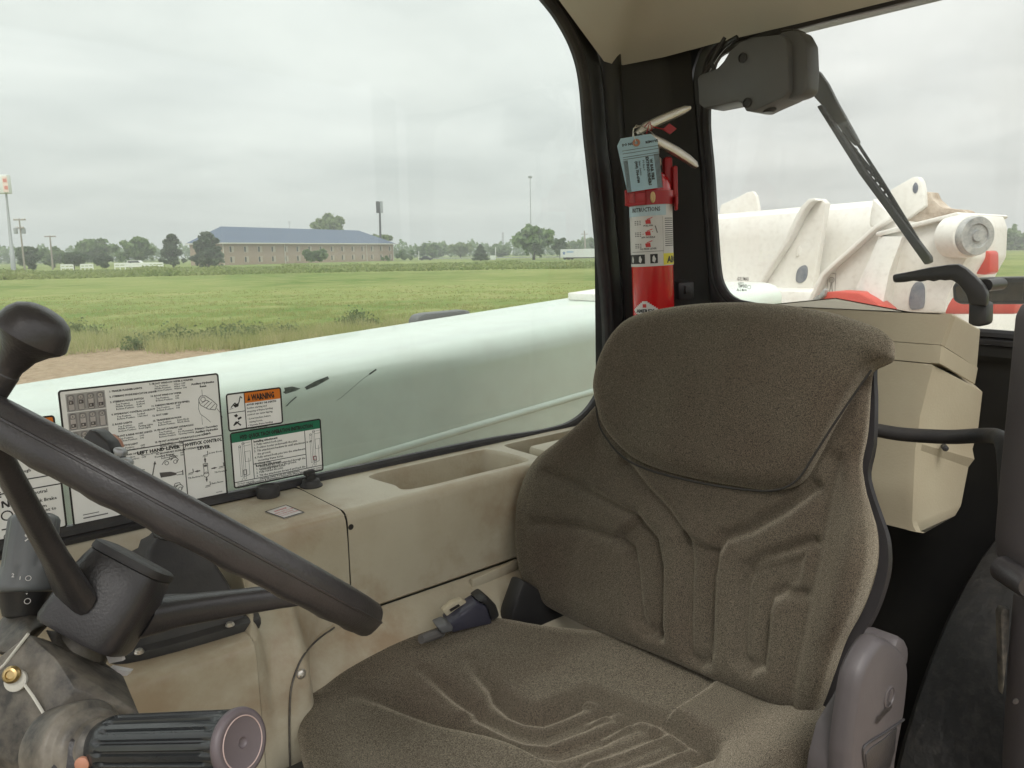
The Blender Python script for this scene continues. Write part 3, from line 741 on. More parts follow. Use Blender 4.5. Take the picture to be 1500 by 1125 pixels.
# --- WARNING
o, d, W, H = decal('warning_decal', (330, 577), (415, 620), 'small white decal headed by an orange WARNING bar, above the green one on the window', 'decal')
d.rect(.026, .002, W - .002, .0165, 'orange', 'header_band', .0005); d.rect(.025, .0, .0262, H); d.rect(0, H * .50, .0255, H * .50 + .0010)
d.poly([(.0295, .0135), (.034, .0135), (.03175, .005)], h=.0008); d.rect(.0315, .008, .0320, .0115, 'orange', 'header_band', .0010)
d.text(.0355, .0138, .0118, "WARNING", width=.033, bold=.0006, h=.0008)
v = .0205
for k, s in enumerate(["AVOID INJURY OR DEATH:", "Sudden starting and", "stopping of frame leveling", "control can cause tipping.", "• Level machine before", "  raising boom.", "• Operate frame leveling", "  control smoothly."]):
    d.text(.028, v, .0036, s, 'ink', bold=.00018 if k == 0 else 0); v += .0047 if k != 3 else .0058
d.line([(.006, .020), (.012, .014), (.015, .020), (.018, .013), (.020, .006), (.0225, .009)], .0014); d.poly([(.009, .017), (.016, .015), (.017, .019), (.012, .021)]); d.line([(.004, .022), (.009, .0215)], .0006)
v0 = H * .5
d.poly([(.009, v0 + .005), (.013, v0 + .003), (.015, v0 + .006), (.012, v0 + .008)]); d.poly([(.014, v0 + .009), (.019, v0 + .0075), (.020, v0 + .010), (.015, v0 + .012)]); d.line([(.008, v0 + .019), (.012, v0 + .014), (.018, v0 + .020)], .002); d.line([(.010, v0 + .018), (.016, v0 + .0135)], .0014)
d.build(o)
# --- green one
o, d, W, H = decal('hydraulic_attachment_decal', (336, 634), (474, 689), 'wide white decal with a dark green header bar and two line drawings of pins', 'decal')
d.rect(.0022, .0022, W - .0022, .0150, 'green_ink', 'header_band', .0005)
d.text(0, .0115, .0078, "HYD QUICK TACH OPERATION INSTRUCTION", center=W / 2, width=W * .80, bold=.0003, h=.0008)
ul, ur, vb = W * .215, W * .80, H * .885
d.rect(0, vb, W, vb + .001); d.rect(ul, .015, ul + .001, vb); d.rect(ur, .015, ur + .001, vb); d.rect(ul, H * .62, ur, H * .62 + .001)
v = .0195
for k, s in enumerate(["Installing attachment:", "1. Fully retract both pins.", "2. Position hooks underneath the pins.", "3. Tilt attachment backwards until attachment is off", "    the ground.", "4. Fully extend both pins into the attachment", "    mounting frame holes.", "5. Check that:", "      Both pins are fully extended through the", "      mounting frame holes."]):
    d.text(ul + .003, v, .0042, s, 'ink', width=None, bold=.0002 if k == 0 else 0); v += .0047
v = H * .62 + .0052
for k, s in enumerate(["Removing attachment:", "1. Lower attachment to the ground.", "2. Fully retract the pins.", "3. Tilt the attachment forward and back the", "    machine away from the attachment."]):
    d.text(ul + .004, v, .0042, s, 'ink', bold=.0002 if k == 0 else 0); v += .0049
d.text(0, vb + .0065, .0040, "See Operation & Maintenance Manual for More Information", center=W / 2)
for u0, fl in ((.008, 1), (ur + .005, -1)):
    d.frame(u0 + .003, .022, u0 + .006, .065, .0004); d.frame(u0 + .008, .018, u0 + .011, .070, .0004); d.frame(u0 + .011, .030, u0 + .019, .045, .0004); d.line([(u0 + .0095, .018), (u0 + .020, .0175)], .0004); d.line([(u0 + .0095, .022), (u0 + .020, .0215)], .0004)
    d.line([(u0 + .016, .040), (u0 + .016, .064), (u0 + .008, .066)], .0005); d.frame(u0 + .007, .056, u0 + .012, .0635, .0008)
    d.ring(u0 + .0095, .018, .0018, .0005); d.ring(u0 + .0045, .022, .0016, .0005)
    d.line([(u0 + .003, .073), (u0 + .008, .064)], .0004)
    d.text(u0 - .003, .0755, .0027, "The hooks must point\nunder the attachment\ncorrectly first"); 
d.frame(ur + .0115, .0555, ur + .0165, .0615, .0007, 'redink', 'red_print')
d.build(o)
# --- the left one
tl = onY(84, 607, 1.047); br = onY(99, 772, 1.047); tl.x = -.06
o, d, W, H = decal('seat_belt_decal', tl, br, 'white decal with an orange header bar, behind the steering wheel spoke', 'decal')
d.rect(.002, .002, W - .002, .0235, 'orange', 'header_band', .0005); d.rect(0, .0235, W, .0245); d.rect(0, .0345, W, .0355)
d.text(0, .0185, .016, "WARNING", center=W * .4, bold=.0006, h=.0008)
d.rect(0, .072, W, .0734); d.rect(0, .0845, W, .0859)
def dpx(x, y): p = onY(x, y, 1.047); return (p.x - tl.x, tl.z - p.z)
u_, v_ = dpx(37, 722); d.text(u_ - .083, v_, .0092, "YOU LEAVE THE", bold=1, width=.083)
u_, v_ = dpx(4, 697); d.text(u_, v_, .0052, "if a Thorough", 'ink_soft'); d.text(u_ - .02, v_ + .006, .0052, "machine is not", 'ink_soft')
for y_, s in ((729, "Put in Neutral"), (742, "Engage Park Brake"), (751, "Retract boom"), (757.5, "and attachment to"), (764, "the ground")):
    u_, v_ = dpx(22, y_); d.text(u_, v_, .0058, s)
uu = dpx(1, 720)[0]
d.line([(uu, .094), (uu, .102)], .002); d.line([(uu, .094), (uu + .006, .102), (uu + .006, .094)], .002); d.ring(uu + .003, .112, .0055, .0016); d.line([(uu - .004, .128), (uu + .004, .128), (uu + .004, .120)], .0016); d.line([(uu + .004, .124), (uu + .010, .124)], .001); d.frame(uu - .003, .134, uu + .011, .144, .001, rc=.003)
d.text(W - .02, H - .006, .0025, "00-00000", 'ink_soft')
d.build(o)

# ================================================================== OPERATOR SEAT
seat = root('operator_seat', (.56, .57, -1.10), 'brown fabric operator seat with moulded grooves and a rolled head panel', 'seat')
def seg_dist(P, line):
    """distance of 2-D points to a polyline"""
    L = np.array(line); best = np.full(len(P), 1e9)
    for a, b in zip(L, L[1:]):
        ab = b - a; t = np.clip(((P - a) @ ab) / max(ab @ ab, 1e-12), 0, 1)
        best = np.minimum(best, np.linalg.norm(P - (a + t[:, None] * ab), axis=1))
    return best
def inside(P, poly):
    poly = np.array(poly); x, y = P[:, 0], P[:, 1]; c = np.zeros(len(P), bool); n = len(poly); j = n - 1
    for i in range(n):
        xi, yi = poly[i]; xj, yj = poly[j]
        c ^= ((yi > y) != (yj > y)) & (x < (xj - xi) * (y - yi) / (yj - yi + 1e-15) + xi); j = i
    return c
def smooth(x): x = np.clip(x, 0, 1); return x * x * (3 - 2 * x)
class Frame:
    def __init__(s, o, U, V): s.o, s.U, s.V = o, U.normalized(), V.normalized(); s.N = s.U.cross(s.V).normalized()
    def loc(s, x, v, h=0): p = onP(x, v, s.o + s.N * h, s.N) - s.o if False else None; d = ray(x, v); q = d * ((s.o + s.N * h).dot(s.N) / d.dot(s.N)) - s.o; return (q.dot(s.U), q.dot(s.V))
    def W(s, u, v, h): return s.o + s.U * u + s.V * v + s.N * h
def pad(name, fr, outline, thick, er, hf, m, parent, nt=420, nr=110, center=None, back=True):
    o = np.array(catmull([(u, v, 0) for u, v in outline], 12, True))[:, :2]
    d = np.r_[0, np.cumsum(np.linalg.norm(np.roll(o, -1, 0) - o, axis=1))]
    t = np.linspace(0, d[-1], nt, endpoint=False)
    oo = np.vstack([o, o[:1]]); o = np.c_[np.interp(t, d, oo[:, 0]), np.interp(t, d, oo[:, 1])]
    c = np.array(center) if center else o.mean(0)
    rr = 1 - (1 - np.linspace(0, 1, nr)) ** 1.25
    rr[0] = 0.004
    pts = np.concatenate([c + (o - c) * r for r in rr])
    closed = np.vstack([o, o[:1]])
    ed = seg_dist(pts, closed[::3] if (nt % 3 == 0) else closed)
    ed = np.where(np.arange(len(pts)) >= (nr - 1) * nt, 0, ed)
    q = np.clip(1 - ed / er, 0, 1)
    h = hf(pts, ed) - er * .8 * (1 - np.sqrt(np.clip(1 - q * q, 0, 1)))
    base = -thick
    rings = [(pts[k * nt:(k + 1) * nt], h[k * nt:(k + 1) * nt]) for k in range(nr)]
    if back:
        rim = rings[-1][1]
        for f, k in ((.985, .5), (.95, 1.0)):
            rings.append((c + (o - c) * f, rim * (1 - k) + base * k))
    V = []; F = []
    for P, hh in rings:
        for (u, v), z in zip(P, hh): V.append(fr.W(u, v, z))
    for i in range(len(rings) - 1):
        a = np.arange(nt); b = (a + 1) % nt
        F += np.c_[i * nt + a, i * nt + b, (i + 1) * nt + b, (i + 1) * nt + a].tolist()
    F.append(list(range(nt))[::-1])
    F.append([(len(rings) - 1) * nt + k for k in range(nt)])
    return mk(name, V, F, m, parent)
# --- backrest: u runs to the machine's right (left in the photo) when seen from the front, so U = -Y to keep u pointing right in the photo
zb = lambda x, y: (740 + x / 1.619, 430 + y / 1.619)
bo = Vector((.735, .57, -.507)); bV = Vector((.105, 0, .444))
bf = Frame(bo, Vector((0, -1, 0)), bV)
HB = .014
L = lambda x, y, h=0.012: bf.loc(*zb(x, y), h - (.058 * min(1, max(0, (x - 640) / 200)) if h == HB else .020 * min(1, max(0, (x - 700) / 160)) if h == .0141 else 0))
outl = [L(x + (7 if x > 860 and y > 400 else 0), y, HB) for x, y in [(300, 46), (400, 22), (520, 13), (640, 19), (760, 42), (840, 68), (880, 110), (884, 170), (886, 230), (882, 330), (868, 400), (870, 450), (890, 510), (908, 570), (910, 640), (893, 710), (868, 770), (838, 835), (790, 930), (745, 1000), (712, 1046), (690, 1036),
        (640, 1004), (540, 959), (455, 924), (350, 876), (250, 834), (150, 792), (85, 752), (48, 702), (36, 640), (29, 560), (31, 490), (47, 430), (72, 385), (112, 350), (150, 305), (185, 250), (212, 200), (235, 140), (262, 82)]]
gA = [L(*p) for p in [(112, 428), (160, 458), (215, 490), (290, 530), (335, 582), (350, 650), (352, 760), (350, 812)]]
gA2 = [L(*p) for p in [(90, 545), (170, 556), (240, 580), (272, 605), (282, 650), (290, 720), (297, 775), (318, 805), (350, 812)]]
gB = [L(*p) for p in [(262, 400), (310, 462), (360, 515), (398, 568), (408, 640), (408, 720), (409, 800), (413, 862), (436, 886), (462, 882), (471, 855), (471, 760), (472, 680), (478, 615), (500, 580), (560, 560), (640, 512), (712, 458)]]
gC = [L(*p) for p in [(705, 590), (655, 608), (600, 625), (556, 650), (542, 690), (538, 800), (540, 870), (566, 897), (594, 884), (600, 820), (602, 760), (612, 724), (640, 712), (685, 714)]]
chA = [L(*p) for p in [(240, 580), (290, 530), (335, 582), (350, 650), (352, 800), (330, 812), (300, 780), (288, 700), (280, 640)]]
chB = [L(*p) for p in [(398, 568), (408, 640), (408, 800), (413, 862), (440, 884), (466, 878), (471, 800), (471, 680), (480, 610)]]
chC = [L(*p) for p in [(600, 640), (556, 655), (542, 690), (538, 800), (540, 870), (566, 895), (594, 884), (600, 820), (602, 760), (612, 724), (680, 690), (690, 620)]]
cre = L(705, 700)[0]; crl = -cre - .02
head_poly = [L(x, y, .0141) for x, y in [(214, 205), (213, 240), (222, 300), (245, 345), (285, 388), (350, 418), (450, 443), (550, 460), (620, 466), (660, 460), (692, 440), (728, 388), (770, 322), (815, 255), (845, 212), (874, 176), (905, 160), (922, 150), (926, 130), (915, 102), (870, 76), (760, 42), (640, 19), (520, 13), (400, 22), (300, 46), (258, 84), (230, 145)]]
hp = np.array(catmull([(u, v, 0) for u, v in head_poly], 6, True))[:, :2]
topv = max(v for u, v in outl)
def back_h(P, ed):
    u, v = P[:, 0], P[:, 1]
    vv = v / topv
    fade = smooth((1.02 - vv) / .35) * smooth((vv + .12) / .25)
    h = .050 * smooth((u - cre) / .07) * (.35 + .65 * fade) + .034 * smooth((crl - u) / .085) * (.35 + .65 * fade)
    h += .006 * np.cos(np.clip(vv, 0, 1) * 5.5)
    for g_, dp, sg in ((gA, .0105, .0078), (gA2, .0105, .0078), (gB, .0115, .0080), (gC, .0115, .0072)):
        h -= dp * np.exp(-(seg_dist(P, g_) / sg) ** 2)
    for c_ in (chA, chB, chC):
        e = seg_dist(P, c_ + c_[:1]); s_ = np.where(inside(P, c_), e, -e)
        h -= .0115 * smooth((s_ + .006) / .014)
    # dip below the head roll
    e = seg_dist(P, hp); s_ = np.where(inside(P, hp), e, -e)
    h -= .012 * smooth((s_ + .010) / .03)
    h -= .007 * np.exp(-(seg_dist(P, [(cre, -.05), (cre, topv * .62)]) / .010) ** 2)
    return h
pad('backrest', bf, outl, .042, .036, back_h, M['fabric'], seat, 560, 170)
def head_h(P, ed):
    u, v = P[:, 0], P[:, 1]; lo = v.min(); hi = v.max()
    k = (v - lo) / (hi - lo)
    return .012 + .016 * np.sin(np.clip(k, 0, 1) * 2.8) - .006 * smooth((k - .55) / .45) + .006 * smooth((np.abs(u) - .08) / .14)
pad('head_panel', bf, [tuple(p) for p in hp[::6]], .03, .026, head_h, M['fabric'], seat, 300, 60)
# stitched seam under the head panel and the plastic shell behind
seam = [bf.W(*L(x, y, .02), .0215) for x, y in [(214, 215), (222, 302), (245, 348), (285, 391), (350, 421), (450, 446), (550, 463), (640, 467), (694, 442), (730, 390), (772, 324), (817, 257), (870, 182)]]
Geo().tube([Vector(p) for p in catmull(seam, 5)], .0014, 6).build('seam', M['seam'], seat)
oo = [(u * 1.015 + (.010 if u > 0 else -.004), v * .985 - .004) for u, v in outl]
rg = lambda k, h: [bf.W(*(np.array(p) * k + np.array((0, .22)) * (1 - k)), h) for p in [tuple(q[:2]) for q in catmull([(u, v, 0) for u, v in oo], 3, True)]]
g = Geo(); g.loft([rg(.85, -.036), rg(.945, -.036), rg(.952, -.042), rg(.925, -.055), rg(.84, -.068), rg(.6, -.072)]); g.build('back_shell', M['grip'], seat)
# --- cushion
cf = Frame(Vector((.50, .57, -.530)), Vector((1, 0, 0)), Vector((0, 1, 0)))
C = lambda x, v, h=0.0: cf.loc(x, v, h)
zc_ = lambda x, y: (400 + x / 3, 800 + y / 3)
z8 = lambda x, y: (800 + x / 3.75, 900 + y / 3.75)
hc = -.012
co_ = [C(438, 1052, hc - .02), C(452, 1024, hc), C(480, 998, hc), C(540, 966, hc), C(600, 941, hc), C(660, 922, hc), C(710, 916, hc), C(755, 921, hc), C(800, 928, hc)]
co_ += [(.27, .13), (.315, .05), (.32, -.08), (.30, -.17), (.22, -.236), (.10, -.245), (0, -.245), (-.12, -.24), (-.20, -.215), (-.238, -.15), (-.245, -.05)] + [C(520, 1260, hc - .02), C(462, 1175, hc - .02), C(438, 1100, hc - .02)]
g1 = [C(*zc_(*p)) for p in [(870, 535), (910, 580), (960, 615), (1005, 655), (1050, 690), (1110, 712), (1180, 718), (1280, 682), (1370, 640), (1420, 650)]] 
g1 += [C(*z8(*p)) for p in [(340, 470), (480, 520), (630, 570), (760, 650), (850, 710), (905, 770)]]
g2 = [C(*zc_(*p)) for p in [(660, 590), (760, 640), (900, 710), (1050, 770), (1120, 790), (1200, 795)]] + [C(*z8(*p)) for p in [(30, 605), (200, 545), (330, 490)]]
g3 = [C(*zc_(*p)) for p in [(380, 685), (550, 715), (750, 760), (950, 800), (1100, 845), (1250, 862)]] + [C(*z8(*p)) for p in [(110, 690), (300, 625), (460, 545)]]
g4 = [C(*z8(*p)) for p in [(190, 860), (200, 800), (240, 775), (400, 725), (540, 665), (625, 622)]]
g5 = [C(*z8(*p)) for p in [(390, 870), (400, 838), (560, 785), (750, 705)]]
g6 = [C(*z8(*p)) for p in [(700, 900), (720, 865), (860, 790), (890, 775)]]
i_ = lambda pts: [C(*z8(*p)) for p in pts]
bands = [g1[2:9] + i_([(200, 440), (270, 455), (325, 490)]) + g2[::-1][:-2],
         g2[2:-1] + i_([(370, 500), (430, 520), (470, 550)]) + g3[::-1][:-2],
         g3[3:-1] + i_([(500, 558), (560, 570), (630, 620), (420, 705), (240, 770), (180, 830), (60, 830)]),
         i_([(212, 800), (250, 790), (420, 730), (650, 636), (710, 660), (750, 700), (560, 780), (400, 835), (385, 890), (215, 890)]),
         i_([(405, 880), (410, 850), (600, 780), (780, 718), (830, 745), (865, 785), (730, 845), (700, 900), (640, 930), (400, 930)])]
def cush_h(P, ed):
    u, v = P[:, 0], P[:, 1]
    h = .016 * smooth((v - .10) / .10) * smooth((u + .28) / .3) + .030 * smooth((-.12 - v) / .10)
    h += .012 * smooth((-.10 - u) / .12)
    for g_, dp, sg in ((g1, .0115, .0095), (g2, .0115, .0092), (g3, .011, .0092), (g4, .009, .0075), (g5, .008, .0070), (g6, .008, .0070)):
        e = seg_dist(P, g_); end = np.linalg.norm(P - np.array(g_[0]), axis=1)
        h -= dp * np.exp(-(e / sg) ** 2) * (.25 + .75 * smooth(end / .06))
    fs0 = np.array(g3[0]); fdir = np.array(g3[-1]) - fs0; flen = np.linalg.norm(fdir) * .75; fdir /= np.linalg.norm(fdir)
    for k_, c_ in enumerate(bands):
        e = seg_dist(P, c_ + c_[:1]); s_ = np.where(inside(P, c_), e, -e)
        h -= .0125 * smooth((s_ + .005) / .013) * (smooth(((P - fs0) @ fdir) / flen) if k_ < 3 else 1)
    # raised rear corner behind the ribs
    cut = [C(*z8(*p)) for p in ((655, 565), (870, 425), (1000, 300), (1700, 700), (1700, 1500), (800, 1500), (930, 800))]
    e = seg_dist(P, cut + cut[:1]); s_ = np.where(inside(P, cut), e, -e)
    h += .012 * smooth((s_ + .002) / .012)
    return h
pad('seat_cushion', cf, co_, .10, .040, cush_h, M['fabric'], seat, 420, 140, center=(0, 0))
g = Geo(); g.abox((.28, .37, -.66), (.80, .775, -.565), .02); g.abox((.32, .40, -.86), (.70, .74, -.67), .03); g.abox((.30, .40, -1.1), (.72, .74, -.85), .01); g.build('seat_base', M['black'], seat)
# hinge cover at the near side of the seat
fx = lambda x, y: (1100 + x / 3.26, 780 + y / 3.26)
YC = .275
sd = [onY(*fx(x, y), YC) for x, y in [(640, 510), (700, 535), (745, 590), (758, 660), (750, 760), (735, 880), (712, 1000), (690, 1130), (670, 1300), (480, 1400), (470, 1130), (480, 1000), (500, 850), (525, 700), (560, 610), (600, 545)]]
sd = [Vector(p) for p in catmull(sd, 4, True)]
cen = sum(sd, Vector()) / len(sd)
sc = lambda k, dy: [cen + (p - cen) * k + Vector((0, dy, 0)) for p in sd]
g = Geo(); g.loft([sc(.90, .0), sc(.96, .002), sc(.992, .007), sc(1.0, .012), sc(1.0, .016), sc(.96, .02)]); g.build('hinge_cover', M['cover'], seat, auto=55)
nw = onY(*fx(420, 800), .36)
g = Geo()
q = [onY(*fx(x, y), .318) for x, y in [(545, 436), (575, 452), (596, 500), (590, 560), (550, 640), (520, 800), (480, 1000), (470, 1140), (250, 1150), (262, 1050), (300, 900), (380, 770), (450, 640), (485, 575)]]
g.prism(q, (0, -.034, 0), .006); g.build('hinge_inner_cover', M['cover'], seat, auto=40)
e_ = [onY(*fx(x, y), .3165) for x, y in ((486, 572), (515, 592), (548, 606), (562, 598), (600, 556), (636, 520))]
Geo().tube([Vector(p) for p in e_], .0016, 6).build('cover_seam', M['ink'], seat)
p = onY(*fx(655, 782), YC + .001)
g = Geo(); g.lathe(p, Vector((0, -1, 0)), [(.0105, 0), (.0105, .0016), (.009, .0022), (.0085, .0008), (.001, .0008)], 24); g.box(p + Vector((.001, -.001, .002)), Vector((.0012, 0, .0055)), Vector((0, .0012, 0)), Vector((.003, 0, 0))); g.build('round_emblem', M['cover'], seat)
fl = Flat(onY(*fx(592, 925), YC - .0003), Vector((.95, 0, .12)).normalized(), Vector((.12, 0, -.95)).normalized(), Vector((0, -1, 0)))
fl.text(.0, -.001, .010, "GRAMMER", 'grip', 'raised_lettering', width=.033, h=.0006, bold=.0003); fl.build(seat)
rp_ = [onY(*fx(x, y), YC - .0006) for x, y in ((730, 893), (640, 955), (560, 1005), (535, 1040), (545, 1130))]
Geo().tube([Vector(p) for p in catmull(rp_, 5)], .0012, 6).build('recess_edge', M['grip'], seat)
rc_ = [onY(*fx(x, y), YC - .001) for x, y in ((700, 930), (640, 985), (575, 1030), (550, 1060), (555, 1140), (660, 1140), (690, 1040))]
Geo().prism(rc_, (0, .004, 0), .001).build('cover_recess', M['grip'], seat)
# far hinge and belt
g = Geo(); g.prism([onY(x, v, .80) for x, v in [(768, 850), (800, 868), (840, 895), (880, 940), (860, 975), (800, 960), (742, 940), (752, 895)]], (0, .03, 0), .006); g.build('far_hinge', M['black'], seat)
# ---------------------------------------------------------------- seat belt buckle lying between seat and console
bk = root('seat_belt_buckle', onY(700, 905, .84), 'dark blue black seat belt buckle lying between the seat cushion and the console', 'seat belt')
bp_ = lambda x, y, k=.835: onY(400 + x / 3, 800 + y / 3, k - .040)
g = Geo(); g.prism([bp_(770, 345), (bp_(830, 300)), bp_(905, 250), bp_(940, 262), bp_(968, 345), bp_(880, 362), bp_(790, 385)], (.006, .026, .004), .004); g.build('buckle_body', M['buckle'], bk, auto=40)
g = Geo(); g.prism([bp_(905, 248, .832), bp_(945, 222, .832), bp_(985, 262, .832), bp_(1000, 310, .832), bp_(965, 335, .832), bp_(940, 262, .832)], (.004, .030, .003), .004); g.build('buckle_mouth', M['black'], bk, auto=40)
g = Geo(); g.prism([bp_(745, 285, .85), bp_(790, 250, .85), bp_(830, 235, .85), bp_(880, 262, .85), bp_(868, 270, .85), bp_(775, 325, .85)], (.003, .010, .001), .002); g.build('latch_plate', M['beige_box'], bk, auto=40)
g = Geo(); g.prism([bp_(775, 278, .848), bp_(815, 255, .848), bp_(818, 262, .848), bp_(778, 286, .848)], (0, -.002, 0)); g.build('latch_slot', M['ink'], bk, False)
g = Geo(); g.prism([bp_(720, 358, .83), bp_(765, 340, .83), bp_(795, 355, .83), bp_(790, 378, .83), bp_(745, 388, .83)], (.004, .020, .003), .003); g.build('release_tip', M['grey'], bk, auto=40)
g = Geo(); g.tube([bp_(650, 410, .83), bp_(700, 392, .835), bp_(740, 380, .845)], [.006, .007, .006], 10); g.build('belt_stalk', M['strap'], bk)
blt = Geo(); bw = [bp_(1082, 190, .885), bp_(1075, 260, .878), bp_(1060, 320, .872), bp_(1045, 370, .866)]
blt.loft([[p + Vector((-.006, 0, 0)), p + Vector((.014, .010, 0)), p + Vector((.016, .012, 0)), p + Vector((-.004, .003, 0))] for p in bw]); bo_ = blt.build('seat_belt', M['strap'], None); tag(bo_, 'grey strip of seat belt webbing hanging between the backrest and the beige wall panel', 'seat belt')

# ================================================================== STEERING WHEEL
WC = onD(252, 752, .60)
a_img = (onD(540, 924, .60) - onD(0, 636, .60)).normalized()
cn = WC.normalized()
wn = a_img.cross(cn).normalized()
if wn.dot(UPV) < 0: wn = -wn
wa = (a_img - wn * a_img.dot(wn)).normalized(); wb = wn.cross(wa).normalized()
if wb.dot(FWD) > 0: wb = -wb          # wb points to the viewer
WR = .1715
sw_ = root('steering_wheel', WC - wn * .07, 'black steering wheel with a spinner knob, seen edge-on at the left', 'steering wheel')
RT = .0120
sect = []
for k in range(20):
    q = 2 * math.pi * k / 20
    x, y = math.cos(q), math.sin(q)
    sect.append((RT * 1.0 * math.copysign(abs(x) ** .8, x), RT * 1.12 * math.copysign(abs(y) ** .8, y)))
g = Geo(); rings = []
NR = 160
for i in range(NR):
    f = 2 * math.pi * i / NR; er = wa * math.cos(f) + wb * math.sin(f); r_ = []
    for k, (x, y) in enumerate(sect):
        yy = y
        if y < -.004: yy = y * (1 + .07 * max(0, math.sin(f * 26)))
        if k == 0: x += .0009
        r_.append(WC + er * (WR + x) + wn * yy)
    rings.append(r_)
n = len(sect); g.v = [p for r_ in rings for p in r_]
g.f = [[i * n + k, i * n + (k + 1) % n, ((i + 1) % NR) * n + (k + 1) % n, ((i + 1) % NR) * n + k] for i in range(NR) for k in range(n)]
g.build('rim', M['grip'], sw_)
ln = []
for i in range(NR + 1):
    f = 2 * math.pi * i / NR; er = wa * math.cos(f) + wb * math.sin(f); ln.append(WC + er * (WR + RT + .0006) + wn * .0015)
Geo().tube(ln, .0011, 6, cap=False).build('rim_ridge', M['grip'], sw_)
# hub bowl under the rim plane
HB_ = onD(158, 880, .60)
hub_c = HB_
g = Geo()
def hubring(r, h, sq=0): return [hub_c + (wa * math.copysign(abs(math.cos(q)) ** .5, math.cos(q)) + wb * math.copysign(abs(math.sin(q)) ** .5, math.sin(q))) * r + wn * h for q in [2 * math.pi * k / 36 for k in range(36)]]
g.loft([hubring(.027, -.031), hubring(.0320, -.030), hubring(.0338, -.026), hubring(.0335, -.006), hubring(.033, .010), hubring(.031, .024), hubring(.0295, .030)]); g.build('hub', M['grip'], sw_, auto=50)
g = Geo(); g.loft([hubring(.0285, .0302), hubring(.0300, .0308), hubring(.0304, .033), hubring(.0300, .0365), hubring(.027, .038)]); g.build('horn_pad', M['rubber'], sw_)
def spoke(f, hk=1.0):
    er = wa * math.cos(f) + wb * math.sin(f)
    tp = WC + er * (WR - .004) - wn * .006
    bs = hub_c + (er * .030)
    pts = [bs + wn * -.004, bs.lerp(tp, .25) - wn * .003, bs.lerp(tp, .55) - wn * .002, bs.lerp(tp, .85) - wn * .001, tp]
    side = wn.cross(er)
    wd = [.021, .0115, .0090, .0095, .014]; hd = [.017, .014, .0125, .0115, .011]
    g = Geo(); rings = []
    up_ = er.cross(side)
    for p, a, b in zip(pts, wd, hd):
        rings.append([p + side * a * math.copysign(abs(math.cos(q)) ** .7, math.cos(q)) + wn * b * hk * math.copysign(abs(math.sin(q)) ** .7, math.sin(q)) for q in [2 * math.pi * k / 16 for k in range(16)]])
    g.loft(rings); g.build('spoke', M['grip'], sw_)
spoke(R(-50)); spoke(R(119), .66)
# spinner knob
best = min((abs((lambda P: 750 + FL * P.dot(RGT) / P.dot(FWD))(WC + (wa * math.cos(R(f)) + wb * math.sin(R(f))) * WR) + 22), f) for f in range(90, 180))
kf = R(best[1]); KP = WC + (wa * math.cos(kf) + wb * math.sin(kf)) * (WR + .004) + wn * .014
kt = onD(50, 484, KP.dot(FWD)); ka = (kt - KP); kl = ka.length; ka.normalize()
kn = bpy.data.objects
g = Geo(); s_ = kl / .056
g.lathe(KP, ka, [(r * .85 * s_, h * s_) for r, h in ((.0125, -.006), (.0122, .016), (.0115, .017), (.0115, .022), (.0125, .024), (.0160, .034), (.0235, .043), (.0305, .0485), (.0325, .0515), (.0322, .0535), (.0290, .0630), (.0245, .0690), (.017, .0730), (.009, .0748), (.001, .075))], 40)
g.build('spinner_knob', M['grip'], sw_, auto=30)

# ================================================================== STEERING COLUMN
col = root('steering_column', onD(20, 1300, .62), 'dusty angular black steering column housing with a brass bolt, bottom left corner', 'steering column')
dn = -wn
# axis a (along rim), b (to viewer), dn
oc = onD(112, 962, .605)
z9 = lambda x, y, k: onD(x / 4.59, 880 + y / 4.59, k)
def hull(g, pts, bev=.0018):
    bm = bmesh.new()
    for p in pts: bm.verts.new(p)
    r_ = bmesh.ops.convex_hull(bm, input=list(bm.verts))
    bmesh.ops.delete(bm, geom=[v for v in bm.verts if not v.link_faces], context='VERTS')
    bmesh.ops.dissolve_limit(bm, angle_limit=R(4), verts=list(bm.verts), edges=list(bm.edges))
    if bev: bmesh.ops.bevel(bm, geom=list(bm.edges), offset=bev, segments=2, affect='EDGES', profile=.5, clamp_overlap=True)
    bm.verts.index_update(); vs = [v.co.copy() for v in bm.verts]; fs = [[v.index for v in f.verts] for f in bm.faces]
    bm.free(); return g.add(vs, fs)
fp = [(190, 225, .545), (370, 380, .536), (500, 585, .528), (330, 815, .522), (130, 1110, .520), (-150, 1000, .53), (-90, 450, .545), (30, 430, .545)]
tp = [(940, 760, .545), (830, 500, .60), (720, 480, .615), (480, 330, .615), (280, 250, .590)]
low = [(900, 1050, .575), (600, 1500, .56), (100, 1500, .55), (-200, 1300, .56), (300, 900, .66), (-100, 500, .64)]
g = Geo(); hull(g, [z9(*p) for p in fp + tp + low]); g.build('column_housing', M['column'], col, auto=25)
g = Geo(); hull(g, [z9(*p) for p in ((-80, 330, .575), (60, 355, .565), (205, 205, .568), (345, 150, .60), (190, 40, .605), (70, 45, .605), (-60, 210, .60), (0, 150, .66), (250, 120, .67), (100, 400, .64))]); g.build('lever_mount', M['column'], col, auto=25)
g = Geo(); hull(g, [z9(*p) for p in ((300, 190, .598), (420, 205, .60), (560, 320, .605), (760, 480, .61), (835, 510, .605), (820, 570, .60), (740, 600, .588), (560, 540, .572), (420, 430, .565), (500, 400, .66))], .003); g.build('upper_shroud', M['column'], col, auto=25)
g = Geo(); g.lathe(oc, dn, [(.0185, -.040), (.0195, -.018), (.0215, -.006), (.0235, .004), (.024, .012)], 40); g.build('column_collar', M['column'], col, auto=50)
pj = [z9(x, y, k) for x, y, k in ((0, 455, .5428), (28, 432, .5428), (190, 222, .5434))]
Geo().tube(pj, .0012, 6).build('plate_joint', M['liner'], col)
